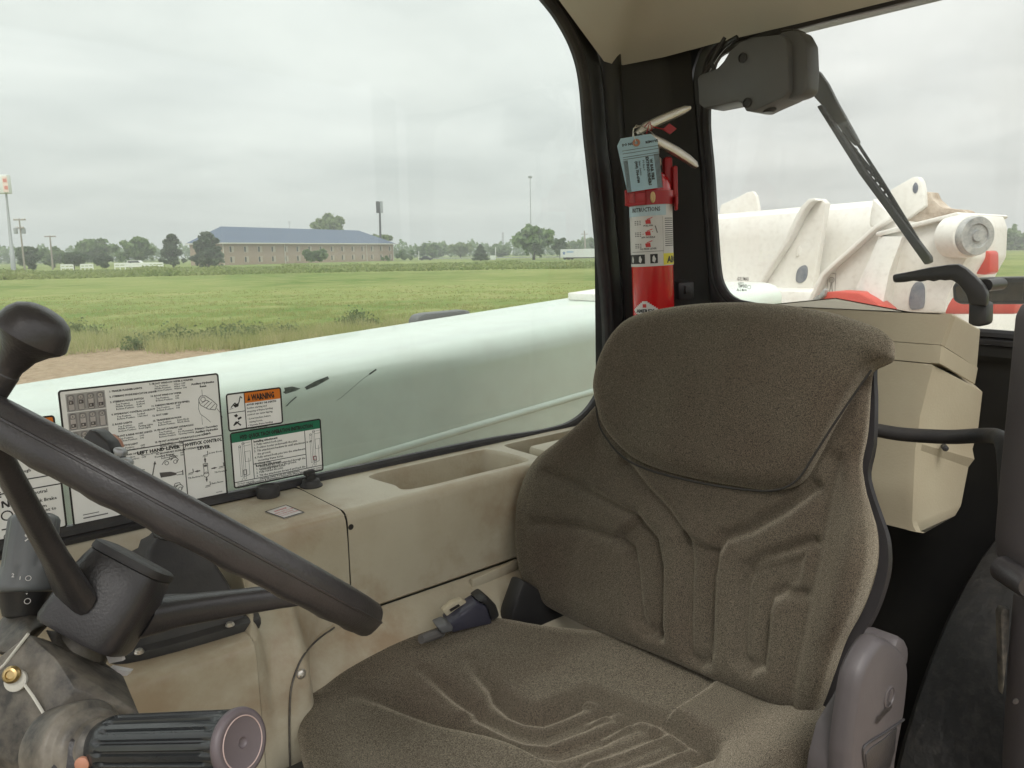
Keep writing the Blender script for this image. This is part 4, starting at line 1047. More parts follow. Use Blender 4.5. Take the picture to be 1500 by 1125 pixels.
pj = [z9(x, y, k) for x, y, k in ((165, 565, .5295), (220, 640, .527), (270, 720, .5245), (332, 822, .5205))]
Geo().tube(pj, .0011, 6).build('plate_joint', M['liner'], col)
bp = onD(18, 988, .530)
g = Geo(); ax = (-FWD + wn * .3).normalized(); g.lathe(bp, ax, [(.0058, 0), (.0058, .002), (.0045, .0038), (.003, .0042), (.0026, .003), (.0005, .003)], 24); g.build('brass_bolt', M['brass'], col)
g = Geo(); g.lathe(onD(23, 997, .532), ax, [(.0072, -.002), (.0072, .001), (.006, .0015), (.001, .0015)], 24); g.build('bolt_washer', M['liner'], col)
# broken beige tabs of the bracket behind the hub
g = Geo(); g.prism([onD(x, v, .60) for x, v in ((152, 953), (178, 962), (180, 968), (160, 972))], FWD * .004); g.prism([onD(x, v, .61) for x, v in ((160, 978), (190, 984), (186, 990), (168, 990))], FWD * .006); g.build('bracket_tab', M['paper'], col)
# rubber gaiter of the lower lever
gx = (onD(365, 1088, .44) - onD(120, 1092, .50)).normalized()
gp = onD(128, 1094, .500)
g = Geo(); g.lathe(gp, gx, [(.026, -.03), (.0285, -.007), (.029, -.003), (.0275, -.001), (.0245, -.0005), (.0235, .001), (.0235, .005), (.0215, .0075), (.0180, .008), (.0172, .010), (.0172, .013), (.0140, .015), (.0125, .018), (.0100, .019)], 40, None); g.build('lever_gaiter', M['column'], col, auto=50)
g = Geo(); g.box(onD(112, 1112, .485), (wa * .010), (FWD * .006), wn * .012, .003); g.build('gaiter_clip', M['grip'], col)
g = Geo(); g.lathe(onD(122, 1118, .478), -FWD, [(.0045, 0), (.0045, .002), (.003, .003), (.0005, .003)], 16); g.build('clip_pin', M['eyelet'], col)
# ---- fluted lever with the round end cap, lower left
lv = root('fluted_lever', gp, 'black fluted column lever with a round mauve end cap, bottom left', 'lever')
e0, e1 = onD(140, 1092, .50), onD(352, 1088, .445)
ax = (e1 - e0).normalized(); ln_ = (e1 - e0).length
g = Geo(); g.lathe(onD(100, 1100, .512), ax, [(.0085, 0), (.0085, .014), (.007, .02)], 20); g.build('lever_shaft', M['liner'], lv)
g = Geo()
NF = 18
g.lathe(e0, ax, [(.006, -.002), (.010, .0), (.0150, .008), (.0178, .018), (.0182, .024)] + [(.0182, .026 + k * .004) for k in range(int((ln_ - .03) / .004))] + [(.0180, ln_ - .004)], 108, lambda q, h: 1 - (.11 * (max(0, math.sin(NF * q)) ** .5) if .025 < h < ln_ - .010 else 0)); g.build('lever_grip', M['gloss'], lv, auto=50)
g = Geo(); g.lathe(e1 - ax * .004, ax, [(.0180, 0), (.0193, .001), (.0195, .003), (.0188, .0055), (.0165, .0062), (.0160, .0060), (.0032, .0060), (.0028, .0050), (.0022, .0046), (.0004, .0046)], 48); g.build('end_cap', M['cap'], lv, auto=60)
g = Geo(); rr_ = []
cc = e1 - ax * .004 + ax * .0062; a_ = ax.orthogonal().normalized(); b_ = ax.cross(a_)
g.tube([cc + (a_ * math.cos(q) + b_ * math.sin(q)) * .0146 for q in [2 * math.pi * k / 48 for k in range(49)]], .0004, 6); g.build('cap_ring', M['ringline'], lv)
# ---- grey multi-function lever, left edge
lv2 = root('indicator_lever', onD(38, 900, .60), 'grey column lever with white symbols, at the left edge beside the wheel spoke', 'lever')
b0, b1 = onD(32, 902, .60), onD(52, 752, .62)
ax = (b1 - b0).normalized(); ln_ = (b1 - b0).length; s_ = ln_ / .085
g = Geo(); g.lathe(onD(28, 925, .60), ax, [(.009, 0), (.009, .02)], 16); g.build('lever_stem', M['column'], lv2)
g = Geo(); g.lathe(b0, ax, [(.008, -.002), (.013, .000), (.0185, .016), (.0195, .018)], 40); g.build('lever_collar', M['black'], lv2)
g = Geo(); g.lathe(b0, ax, [(.0193, .0182), (.0212, .020), (.0212, .0235), (.0195, .028), (.0188, .036)] + [(.0186 - .00003 * k, .038 + .004 * k) for k in range(10)] + [(.0165, ln_ * .97), (.012, ln_), (.002, ln_ * 1.01)], 80, lambda q, h: 1 - (.06 * max(0, math.sin(8 * q)) if .036 < h < ln_ * .94 else 0)); g.build('lever_grip', M['wand'], lv2, auto=50)
sd_ = ax.cross(FWD).normalized()
if sd_.dot(RGT) < 0: sd_ = -sd_
nf = sd_.cross(ax).normalized()
if nf.dot(FWD) > 0: nf = -nf
class Cyl(Flat):
    def __init__(s, o, ax, sd_, nf, r): s.o, s.ax, s.sd, s.nf, s.r = o, ax, sd_, nf, r; s.g = {}
    def P(s, u, v, h): q = u / s.r; return s.o - s.ax * v + (s.sd * math.sin(q) + s.nf * math.cos(q)) * (s.r + h)
cy = Cyl(b0 + ax * .060, ax, sd_, nf, .0188)
cy.line([(.006, .0), (.009, -.003), (.012, 0)], .0009, 'paper', 'symbols', .0006); cy.line([(.006, .004), (.009, .001), (.012, .004)], .0009, 'paper', 'symbols', .0006); cy.ring(.007, -.0005, .0013, .0006, 'paper', 'symbols'); cy.ring(.011, .0035, .0013, .0006, 'paper', 'symbols')
cy.o = b0 + ax * .030; cy.r = .0200
cy.text(.001, .001, .004, "2", 'paper', 'symbols', .0012); cy.text(.006, .003, .0035, "1", 'paper', 'symbols', .0012); cy.ring(.012, .002, .0018, .0005, 'paper', 'symbols'); cy.o = b0 + ax * .012; cy.r = .0175; cy.ring(.012, .001, .002, .0005, 'paper', 'symbols'); cy.text(.010, -.004, .0035, "0", 'paper', 'symbols', .0014)
cy.build(lv2)

# ================================================================== JOYSTICK
jy = root('joystick', Vector((.22, .86, -.415)), 'black joystick with silver thumb buttons behind the steering wheel, rising from a bolted rubber boot', 'joystick')
def fl_(x, y, z): return Vector((x, y, z))
fb = [(.166, .826), (.283, .812), (.305, .82), (.308, .86), (.300, .94), (.29, .955), (.175, .965), (.160, .955), (.155, .87)]
rng_ = lambda k, z, pts=fb: [fl_(.228 + (p[0] - .228) * k, .872 + (p[1] - .872) * k, z) for p in [tuple(q[:2]) for q in catmull([(a, b, 0) for a, b in pts], 5, True)]]
g = Geo(); g.loft([rng_(1.0, -.417), rng_(1.02, -.412), rng_(1.0, -.406), rng_(.92, -.404), rng_(.84, -.403), rng_(.80, -.395), rng_(.66, -.365), rng_(.55, -.345), rng_(.48, -.330), rng_(.34, -.322), rng_(.3, -.312), rng_(.2, -.306), rng_(.16, -.302)])
g.build('rubber_boot', M['rubber'], jy, auto=50)
for p in (onZ(204, 956, -.403), onZ(337, 916, -.403)):
    g = Geo(); g.lathe(p, Vector((0, 0, 1)), [(.0050, 0), (.0050, .001), (.004, .002), (.004, .003), (.003, .0038), (.0005, .0038)], 16); g.build('bolt', M['steel'], jy)
g = Geo(); jt = onD(240, 800, .86); jb = Vector((.228, .872, -.30)); g.tube([jb, jb.lerp(jt, .5), jt], [.014, .012, .015], 16); g.build('stalk', M['rubber'], jy)
q0 = lambda x, y, k: onD(70 + x / 5.556, 540 + y / 5.556, k)
g = Geo(); g.prism([q0(x, y, .84) for x, y in ((335, 490), (385, 510), (470, 590), (535, 720), (520, 790), (430, 770), (240, 640), (255, 605))], FWD * .022 + RGT * .004, .0025); g.build('grip_head', M['black'], jy, auto=40)
g = Geo(); g.prism([q0(x, y, .845) for x, y in ((400, 545), (440, 548), (490, 590), (520, 650), (500, 660), (460, 600))], FWD * .03, .003); g.build('grip_cheek', M['eyelet'], jy, auto=40)
g = Geo(); g.prism([q0(x, y, .838) for x, y in ((520, 655), (545, 640), (600, 655), (618, 685), (600, 725), (540, 715))], FWD * .012, .004); g.build('thumb_button', M['chrome'], jy, auto=60)
g = Geo(); g.prism([q0(x, y, .834) for x, y in ((525, 750), (560, 728), (640, 725), (670, 765), (660, 800), (560, 770))], FWD * .012, .004); g.build('thumb_button', M['chrome'], jy, auto=60)
g = Geo(); g.prism([q0(x, y, .836) for x, y in ((520, 770), (560, 775), (640, 830), (700, 880), (780, 940), (845, 990), (840, 1010), (700, 960), (520, 830))], FWD * .022, .004); g.build('grip_handle', M['black'], jy, auto=50)

# ================================================================== FIRE EXTINGUISHER
CF, SF = math.cos(YAW), math.sin(YAW)
def onF(x, v, k):
    """vertical plane square to the view at k metres ahead"""
    d = ray(x, v); return d * (k / (d.x * CF + d.y * SF))
K = 1.45
Pb = onF(958, 478, K); Pt = onF(952, 258, K)
eax = (Pt - Pb).normalized()
fe = root('fire_extinguisher', Pb, 'red fire extinguisher with white instruction label strapped to the rear pillar', 'fire extinguisher')
ER = .0385
H_ = (Pt - Pb).length
g = Geo(); g.lathe(Pb, eax, [(.030, 0), (.037, .004), (ER, .012), (ER, H_ - .030), (.0375, H_ - .018), (.033, H_ - .006), (.024, H_ + .004), (.014, H_ + .010), (.012, H_ + .022), (.001, H_ + .022)], 48); g.build('cylinder', M['red'], fe, auto=60)
sd_ = eax.cross(-Vector((CF, SF, 0))).normalized()
if sd_.dot(RGT) < 0: sd_ = -sd_
nf = sd_.cross(eax).normalized()
if nf.dot(FWD) > 0: nf = -nf
PX = K / FL
class Ext(Cyl):
    def rect(s, u0, v0, u1, v1, m='ink', key='printing', h=.0006):
        n = max(1, int(abs(u1 - u0) / .005))
        us = [u0 + (u1 - u0) * k / n for k in range(n + 1)]
        s._a(key, m, [(u, v) for v in (v0, v1) for u in us], [[k, k + 1, n + 2 + k, n + 1 + k] for k in range(n)], h)
ex = Ext(Pt, eax, sd_, nf, ER)
vy_ = lambda y: (y - 258) * PX * 1.0
uu_ = lambda x, y: math.asin(max(-1, min(1, ((x - (952 + (y - 258) * .027)) * PX) / (ER + .001)))) * ER
ex.rect(-.065, vy_(296), .060, vy_(384), 'paper', 'instruction_label', .0005)
ex.rect(-.065, vy_(297), uu_(970, 310), vy_(314), 'pale_blue', 'label_header', .0008)
ex.text(uu_(925, 308), vy_(308), .0105, "INSTRUCTIONS", 'ink', 'lettering', .0011, width=.055)
ex.rect(uu_(966, 370), vy_(367), .060, vy_(383), 'yellow', 'class_label', .0008)
ex.text(uu_(972, 380), vy_(380), .016, "ABC", 'ink', 'lettering', .0011, bold=.0012)
ex.rect(uu_(965, 330), vy_(316), uu_(965, 330) + .0004, vy_(383), 'ink_soft'); ex.rect(-.05, vy_(363), uu_(965, 330), vy_(363.6), 'ink_soft')
for k in range(14): ex.rect(uu_(968, 320), vy_(318 + k * 2.9), uu_(982, 320), vy_(319.2 + k * 2.9), 'ink_soft')
for y_, b_ in ((322, 1), (338, 2), (354, 3)):
    cu = uu_(944, y_)
    ex.poly([(cu - .005, vy_(y_ - 2)), (cu + .004, vy_(y_ - 3)), (cu + .005, vy_(y_ + 3)), (cu - .004, vy_(y_ + 3))], 'redink', 'pictograms', .0009); ex.line([(cu - .002, vy_(y_ - 3)), (cu + .008, vy_(y_ - 5.5))], .0014, 'redink', 'pictograms', .0009)
    ex.text(0, vy_(y_ + 6.5), .0042, ["PULL PIN", "AIM NOZZLE", "SQUEEZE LEVER"][b_ - 1], 'ink', 'lettering', .0009, center=cu); 
    for j in range(3): ex.rect(-.040, vy_(y_ - 2 + j * 2.4), -.026 , vy_(y_ - .9 + j * 2.4), 'ink_soft')
ex.line([(uu_(937, 338), vy_(339)), (uu_(951, 338), vy_(336))], .0010, 'redink', 'pictograms', .0009); ex.line([(uu_(954, 336), vy_(328)), (uu_(957, 338), vy_(338))], .0016, 'ink', 'printing', .0009)
for x_ in (925, 934.5, 952):
    a, b_ = uu_(x_ - 5, 372), uu_(x_ + 5.5, 372); ex.rect(a, vy_(367), b_, vy_(380), 'ink', 'class_symbols', .0009)
    m_ = (a + b_) / 2; ex.poly([(m_, vy_(368.5)), (m_ + .0035, vy_(374)), (m_ + .001, vy_(379)), (m_ - .003, vy_(377)), (m_ - .0025, vy_(371))], 'paper', 'class_print', .0012)
cu = uu_(940, 447)
for k in range(14):
    y_ = 433 + k * 2.0; hw = .027 * (1 - abs(y_ + 1 - 446) / 15)
    if hw > 0: ex.rect(cu - hw, vy_(y_), cu + hw, vy_(y_ + 2.0), 'paper', 'logo_panel', .0008)
ex.text(0, vy_(449), .0085, "AMEREX", 'ink', 'lettering', .0011, center=cu + .0, width=.036, bold=.0004); ex.rect(cu - .004, vy_(437), cu + .003, vy_(442), 'redink', 'logo_mark', .0011)
ex.build(fe)
# strap and buckle
def band(v0, v1, r, n=48): return [[Pt - eax * v + (sd_ * math.cos(q) + nf * math.sin(q)) * r for q in [2 * math.pi * k / n for k in range(n)]] for v in (v0, v1)]
A_, B_ = band(vy_(280), vy_(299), ER + .003); a_, b_ = band(vy_(280), vy_(299), ER - .001)
g = Geo(); g.loft([a_, A_, B_, b_], cap=False); g.build('strap', M['redplastic'], fe, auto=40)
def fbox(g, x0, y0, x1, y1, k, dz, bev=.001):
    c = onF((x0 + x1) / 2, (y0 + y1) / 2, k); return g.box(c, sd_ * ((x1 - x0) / 2 * k / FL), nf * dz, eax * ((y1 - y0) / 2 * k / FL), bev)
g = Geo(); fbox(g, 916, 279, 921, 301, K - .036, .006); fbox(g, 916, 279, 944, 283, K - .040, .004); fbox(g, 916, 297, 944, 301, K - .040, .004); fbox(g, 930, 282, 945, 299, K - .040, .003); g.build('strap_buckle', M['redplastic'], fe, auto=40)
g = Geo(); fbox(g, 983, 246, 990, 300, K + .01, .02, .003); fbox(g, 988, 287, 992, 308, K - .02, .008, .003); g.build('wall_bracket', M['redplastic'], fe, auto=40)
g = Geo(); g.lathe(onF(956, 289, K - .043), nf, [(.0045, 0), (.0045, .004), (.003, .006), (.001, .006)], 14); g.v = [p + eax * (p - onF(956, 289, K - .043)).dot(eax) * 1.2 for p in g.v]; g.build('strap_pin', M['wood'], fe)
g = Geo(); fbox(g, 991, 413, 1013, 438, K + .06, .02, .002); fbox(g, 1003, 419, 1011, 430, K + .035, .006, .001); g.build('pillar_bracket', M['black'], cab, auto=40)
# valve, lever, handle
g = Geo(); g.lathe(onF(957, 245, K), eax, [(.013, 0), (.015, .004), (.015, .014), (.011, .018), (.012, .032), (.010, .05), (.001, .05)], 24); g.build('valve', M['steel'], fe)
g = Geo(); fbox(g, 972, 232, 984, 285, K + .012, .012, .005); g.build('hose_horn', M['redplastic'], fe, auto=40)
def channel(g, pts, wd, k):
    """open U-shaped lever along pixels"""
    P = [onF(x, y, k) for x, y in pts]; rings = []
    for i, p in enumerate(P):
        t = (P[min(i + 1, len(P) - 1)] - P[max(i - 1, 0)]).normalized(); b = t.cross(nf).normalized(); w_ = wd[i]
        rings.append([p + b * w_ * cx + nf * h for cx, h in ((-1, -.008), (-1, .002), (-.75, .0065), (0, .008), (.75, .0065), (1, .002), (1, -.008), (.8, -.008), (.8, .0015), (0, .006), (-.8, .0015), (-.8, -.008))])
    g.loft(rings)
g = Geo(); channel(g, [(932, 196), (945, 186), (965, 177), (990, 166), (1004, 160), (1011, 158)], [.004, .0078, .0080, .0076, .0062, .003], K - .01); g.build('squeeze_lever', M['steel'], fe, auto=50)
g = Geo(); channel(g, [(952, 200), (970, 210), (990, 221), (1008, 233), (1018, 241), (1021, 245)], [.006, .0080, .0080, .0074, .0058, .002], K - .005); g.build('carry_handle', M['steel'], fe, auto=50)
g = Geo(); g.tube([onF(x, y, K - .03) for x, y in ((927, 200), (928, 188), (938, 184), (950, 190), (958, 197), (948, 200), (935, 193))], .0011, 6); g.build('pull_pin', M['steel'], fe)
g = Geo(); g.tube([onF(x, y, K - .032) for x, y in ((944, 186), (952, 178), (955, 190), (947, 196), (951, 181), (957, 186), (975, 190))], .0010, 6); g.prism([onF(x, y, K - .015) for x, y in ((970, 190), (980, 181), (991, 189), (981, 197))], nf * .003); g.build('tamper_seal', M['redplastic'], fe)
# inspection tag
tg_pts = [onF(x, y, K - .052 - (y - 196) * -.00002) for x, y in ((904, 214), (909, 203), (953, 196), (963, 205), (970, 274), (919, 282))]
tgo = Geo().prism(tg_pts, nf * .0006).build('inspection_tag', M['tag'], None, False)
tag(tgo, 'pale blue card tag with a brown eyelet hanging on the fire extinguisher', 'tag')
to = onF(909, 203, K - .052) ; te = (onF(953, 196, K - .052) - to); tl_ = te.length; te.normalize(); tv = (onF(919, 282, K - .052) - onF(904, 214, K - .052)).normalized()
tv = (tv - te * tv.dot(te)).normalized()
tf = Flat(to, te, tv, nf)
pxm = 1 / (FL / (K - .052))
tf.text(.001, 11 * pxm, .0058, "DO NOT", bold=.0003); tf.text(34 * pxm, 12 * pxm, .0058, "REMOVE", bold=.0003)
for y_ in (17, 21, 26, 29): tf.rect(.0, y_ * pxm, 52 * pxm, (y_ + .7) * pxm, 'ink_soft')
for k in range(5): tf.rect(.0005 + k * .0015, 31 * pxm, .0012 + k * .0015, 76 * pxm, 'ink_soft'); tf.rect(44 * pxm + k * .0020, 28 * pxm, 44 * pxm + .0010 + k * .0020, 76 * pxm, 'ink_soft')
for k, (s, sz) in enumerate((("W BAR FIRE", .0068), ("EXTINGUISHERS", .0068), ("PO Box 0", .0044), ("Sales - Service", .0044), ("(000) 754-4788", .0060))):
    tf.text((37 - k * 5.2) * pxm, 34 * pxm if k != 1 else 30 * pxm, sz, s, 'ink' if k in (0, 1, 4) else 'ink_soft', rot=R(90), bold=.0002 if k in (0, 1, 4) else 0)
tf.build(tgo)
ec = onF(932, 209, K - .0535)
g = Geo(); q_ = [2 * math.pi * k / 24 for k in range(24)]; rg_ = lambda r, h: [ec + (te * math.cos(q) + tv * math.sin(q)) * r + nf * h for q in q_]
g.loft([rg_(.0065, .0004), rg_(.0065, .0014), rg_(.0028, .0016), rg_(.0026, .0004)], cap=False); g.build('eyelet', M['eyelet'], tgo)
g = Geo(); g.tube([onF(x, y, K - .055) for x, y in ((932, 209), (929, 200), (927, 191), (932, 183), (937, 185))], .0007, 6); wr = g.build('tag_wire', M['steel'], tgo)

# ================================================================== WIPER MOTOR, WIPER, WINDOW HANDLE, MIRROR
wm = root('wiper_motor', onX(1090, 160, 1.19), 'grey moulded wiper motor cover with two screws under the rear header', 'wiper motor')
zf = lambda x, y, k=1.17: onX(1000 + x / 3, y / 3, k)
g = Geo(); g.prism([zf(x, y) for x, y in ((64, 345), (72, 330), (150, 300), (178, 270), (205, 225), (250, 185), (300, 165), (420, 152), (445, 160), (460, 190), (462, 400), (440, 430), (350, 470), (310, 490), (275, 488), (260, 455), (240, 445), (90, 475), (70, 455))], (.06, 0, 0), .005)
g.build('motor_cover', M['grey'], wm, auto=40)
g = Geo(); g.prism([zf(x, y, 1.185) for x, y in ((415, 145), (480, 130), (516, 137), (545, 190), (550, 300), (545, 396), (520, 420), (455, 440), (430, 430))], (.04, 0, 0), .006); g.build('cover_lid', M['grey'], wm, auto=40)
g = Geo(); g.prism([zf(x, y, 1.235) for x, y in ((420, 132), (480, 124), (516, 132), (545, 187), (552, 300), (547, 404), (522, 428), (450, 448))], (.02, 0, 0), .004); g.build('back_plate', M['black'], wm, auto=40)
for x_, y_ in ((264, 254), (284, 452)):
    g = Geo(); g.lathe(zf(x_, y_, 1.169), Vector((-1, 0, 0)), [(.008, 0), (.008, .002), (.0062, .003), (.006, .001), (.001, .001)], 20); g.build('screw', M['rubber'], wm)
g = Geo(); g.lathe(zf(378, 470, 1.20), Vector((0, 0, -1)), [(.013, -.01), (.013, .006), (.009, .009), (.001, .009)], 20); g.build('drain_cap', M['black'], wm)
g = Geo(); g.tube([Vector(p) for p in catmull([zf(x, y, 1.19) for x, y in ((185, 165), (165, 200), (140, 245), (128, 280), (140, 305))], 6)], .0035, 8); g.build('cable', M['rubber'], wm)
g = Geo(); g.tube([Vector(p) for p in catmull([zf(x, y, 1.20) for x, y in ((240, 165), (190, 195), (150, 240), (120, 290), (100, 320))], 6)], .005, 8); g.build('hose', M['paint_black'], wm)
wp_ = root('rear_wiper', onX(1195, 110, 1.37), 'dark wiper arm and blade hanging diagonally across the rear window', 'wiper')
wx = lambda x, y, k=1.37: onX(x, y, k)
g = Geo(); g.prism([wx(x, y, 1.365) for x, y in ((1186, 98), (1200, 105), (1212, 122), (1226, 150), (1250, 193), (1258, 208), (1252, 214), (1238, 200), (1220, 175), (1204, 155), (1192, 142), (1186, 120))], (.010, 0, 0), .002); g.build('wiper_arm', M['grey'], wp_, auto=40)
g = Geo(); g.prism([wx(x, y, 1.345) for x, y in ((1196, 156), (1202, 153), (1270, 255), (1362, 376), (1363, 384), (1354, 388), (1300, 312), (1258, 255))], (.014, 0, 0), .002); g.build('wiper_blade', M['rubber'], wp_, auto=40)
g = Geo(); g.tube([wx(1232, 195, 1.36), wx(1258, 228, 1.36), wx(1300, 280, 1.36), wx(1324, 322, 1.355)], .0035, 8); g.tube([wx(1240, 185, 1.362), wx(1290, 262, 1.36), wx(1345, 352, 1.352)], .0028, 8)
for k in range(13):
    t_ = k / 12; a = (1250 + 74 * t_, 222 + 106 * t_); g.box(wx(a[0], a[1], 1.358), (wx(a[0] + 5, a[1] - 4, 1.358) - wx(a[0] - 5, a[1] + 4, 1.358)) / 2, Vector((.002, 0, 0)), (wx(a[0] + 1.4, a[1] + 1.7, 1.358) - wx(a[0], a[1], 1.358)), .0005)
g.build('blade_bridge', M['rubber'], wp_, auto=40)
wh = root('window_handle', onX(1430, 470, 1.22), 'black curved latch handle of the rear window, above the beige box', 'handle')
zh = lambda x, y, k=1.21: onX(1030 + x / 3.19, 230 + y / 3.19, k)
g = Geo(); g.prism([zh(x, y) for x, y in ((882, 550), (960, 536), (1060, 515), (1140, 503), (1190, 500), (1228, 522), (1270, 560), (1310, 600), (1328, 640), (1322, 700), (1240, 690), (1225, 640), (1190, 595), (1155, 572), (1130, 580), (1100, 572), (1075, 584), (1045, 574), (1015, 586), (985, 577), (940, 586), (886, 588))], (.022, .004, 0), .004); g.build('handle_grip', M['black'], wh, auto=40)
g = Geo(); g.prism([zh(x, y, 1.222) for x, y in ((1238, 670), (1325, 680), (1322, 780), (1290, 795), (1235, 785))], (.03, 0, 0), .004); g.lathe(zh(1320, 600, 1.235), Vector((1, 0, 0)), [(.009, 0), (.009, .06), (.001, .06)], 20); g.build('handle_mount', M['black'], wh, auto=40)
mr = root('work_mirror', onX(1450, 446, 1.56), 'low black rectangular mirror outside the rear window, behind the latch handle', 'mirror')
g = Geo(); g.prism([onX(x, y, 1.56) for x, y in ((1394, 420), (1400, 411), (1425, 407), (1510, 405), (1516, 412), (1512, 440), (1500, 446), (1405, 446), (1395, 440))], (.05, 0, 0), .006); g.build('housing', M['black'], mr, auto=40)
g = Geo(); g.prism([onX(x, y, 1.557) for x, y in ((1400, 421), (1410, 415), (1500, 413), (1497, 440), (1408, 441), (1401, 436))], (.005, 0, 0)); g.build('lens', M['lens'], mr, False)

# ================================================================== BEIGE BOX, GRAB BAR, DOOR POST
bx = root('storage_box', Vector((1.15, .58, -.44)), 'stepped beige plastic box behind the seat, below the rear window', 'box')
zb2 = lambda x, y: (1150 + x / 2.812, 430 + y / 2.812)
def ring_(cr_, rt_, xc=1.06, xr=1.19, ins=0):
    c = onX(*zb2(*cr_), xc); r = onX(*zb2(*rt_), xr)
    lz = c.z + .0
    cl = c.lerp(r, .08); c0 = Vector((xc, c.y + .012, c.z)); c2 = cl
    return [Vector((1.285, .66, lz)), Vector((xc + .02, .66, lz)), Vector((xc, .63, lz)), c0, c + Vector((.002, .002, 0)), c2, r, Vector((1.285, r.y * 1.285 / r.x + .02, r.z - .0))]
def boxmesh(levels, name):
    g = Geo(); g.loft([ring_(*l) for l in levels]); return g.build(name, M['beige_box'], bx, auto=16)
boxmesh([((676, 88), (790, 150)), ((690, 84), (800, 146)), ((692, 92), (803, 152)), ((646, 212), (790, 303))], 'box_lid')
boxmesh([((640, 214), (785, 306)), ((648, 216), (794, 306)), ((640, 288), (782, 371)), ((632, 290), (775, 372))], 'lid_band')
boxmesh([((606, 292), (805, 398)), ((614, 298), (813, 405)), ((560, 505), (795, 560)), ((550, 590), (772, 640)), ((545, 615), (780, 682)), ((540, 640), (755, 715)), ((527, 940), (726, 866)), ((532, 962), (722, 878)), ((545, 985), (700, 915)), ((570, 990), (650, 930))], 'box_body')
p = onX(*zb2(660, 637), 1.10)
g = Geo(); g.lathe(p, Vector((-.8, -.5, 0)), [(.004, -.01), (.004, .002), (.001, .003)], 12); g.build('screw', M['rubber'], bx)
gb = Geo(); gp_ = [onX(1275, 628, .98), onX(1300, 633, .98), onX(1330, 637, .98), onX(1390, 640, .975), onX(1440, 638, .96), onX(1462, 640, .94), onX(1470, 650, .92), onX(1474, 680, .91), onX(1476, 740, .91)]
gb.tube([Vector(p) for p in catmull(gp_, 5)], .0088, 14)
gbo = gb.build('grab_bar', M['rubber'], None); tag(gbo, 'bent black tube rail crossing in front of the beige box beside the seat', 'rail')
dp = root('door_post', Vector((.80, .12, -1.10)), 'dark grey padded post with a round knob, cut by the right edge of the photo', 'door post')
KD = .68
g = Geo(); g.prism([onF(x, y, KD + .06) for x, y in ((1484, 462), (1492, 446), (1506, 436), (1600, 430), (1600, 840), (1500, 838), (1470, 828), (1456, 812), (1454, 785), (1462, 690), (1472, 590))], Vector((CF, SF, 0)) * -.06, .012); g.build('pad', M['cover'], dp, auto=40)
g = Geo(); g.prism([onF(x, y, KD + .052) for x, y in ((1482, 866), (1600, 860), (1600, 1300), (1462, 1300), (1466, 1100), (1474, 960))], Vector((CF, SF, 0)) * -.04, .004); g.build('lower_post', M['cover'], dp, auto=40)
g = Geo(); g.lathe(onF(1489, 845, KD + .02), Vector((-CF, -SF, 0)), [(.0135, -.02), (.0135, .018), (.0115, .021), (.0105, .019), (.001, .019)], 28); g.build('knob', M['grip'], dp, auto=40)
g = Geo(); g.prism([onF(x, y, KD + .045) for x, y in ((1466, 900), (1470, 892), (1480, 892), (1479, 935), (1474, 985), (1470, 1020), (1468, 960))], Vector((CF, SF, 0)) * .01, .002); g.build('latch_lever', M['column'], dp, auto=40)
g = Geo(); g.lathe(onF(1487, 1027, KD + .0115), Vector((-CF, -SF, 0)), [(.003, 0), (.003, .001), (.0005, .0015)], 10); g.build('rivet', M['grip'], dp)

# ================================================================== BOOM BESIDE THE CAB
bm_ = root('telehandler_boom', Vector((.8, 1.7, -.70)), 'long white lifting boom of the machine, right outside the side window', 'boom')
def bz(x): return -.236 + .064 * (x - .61)
sect = [(1.93, -.006), (1.90, 0), (1.525, 0), (1.500, -.003), (1.478, -.011), (1.462, -.024), (1.453, -.042), (1.452, -.065), (1.462, -.215), (1.48, -.40), (1.54, -.43), (1.91, -.43), (1.93, -.41)]
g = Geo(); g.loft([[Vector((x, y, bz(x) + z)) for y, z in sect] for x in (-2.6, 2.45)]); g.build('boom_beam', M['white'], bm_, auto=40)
ba, bb = onY(430, 702, 1.464), onY(858, 576, 1.464)
dd = (bb - ba)
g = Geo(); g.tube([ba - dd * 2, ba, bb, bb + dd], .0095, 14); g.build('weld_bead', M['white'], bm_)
q = [onY(843, 438, 1.72), onY(868, 426, 1.72)]
g = Geo(); g.box(Vector((1.93, 1.75, bz(1.93) + .012)), Vector((.13, 0, .008)), Vector((0, .10, 0)), Vector((0, 0, .012)), .004); g.box(Vector((2.1, 1.75, bz(2.1) + .03)), Vector((.12, 0, .008)), Vector((0, .10, 0)), Vector((0, 0, .012)), .004); g.build('wear_plate', M['white2'], bm_)
fb_ = Flat(Vector((0, 1.4515, bz(.8) - .065)), Vector((1, 0, 0)), Vector((0, .14, -.990)), Vector((0, -.990, -.14)))
def bpt(x, v):
    d_ = ray(x, v); n_ = Vector((0, -.990, -.14)); p = d_ * (Vector((0, 1.4515, bz(.8) - .065)).dot(n_) / d_.dot(n_)); return (p.x, -(p.z - (bz(.8) - .065)) / .990)
fb_.poly([bpt(*p) for p in ((446, 567), (462, 558), (480, 551), (482, 555), (464, 565), (449, 571))], 'scuff', 'scuff_mark', .0006)
fb_.poly([bpt(*p) for p in ((416, 568), (428, 566), (440, 569), (432, 573), (418, 576))], 'scuff', 'scuff_mark', .0006); fb_.poly([bpt(*p) for p in ((414, 574), (424, 570), (428, 574), (418, 577))], 'scuff', 'scuff_mark', .0007)
fb_.line([bpt(*p) for p in ((418, 596), (426, 588), (434, 581))], .0025, 'scuff', 'scuff_mark'); fb_.line([bpt(*p) for p in ((470, 602), (500, 582), (530, 556), (548, 543))], .0009, 'scuff', 'scratch'); fb_.line([bpt(*p) for p in ((541, 548), (551, 541))], .004, 'scuff', 'scratch')
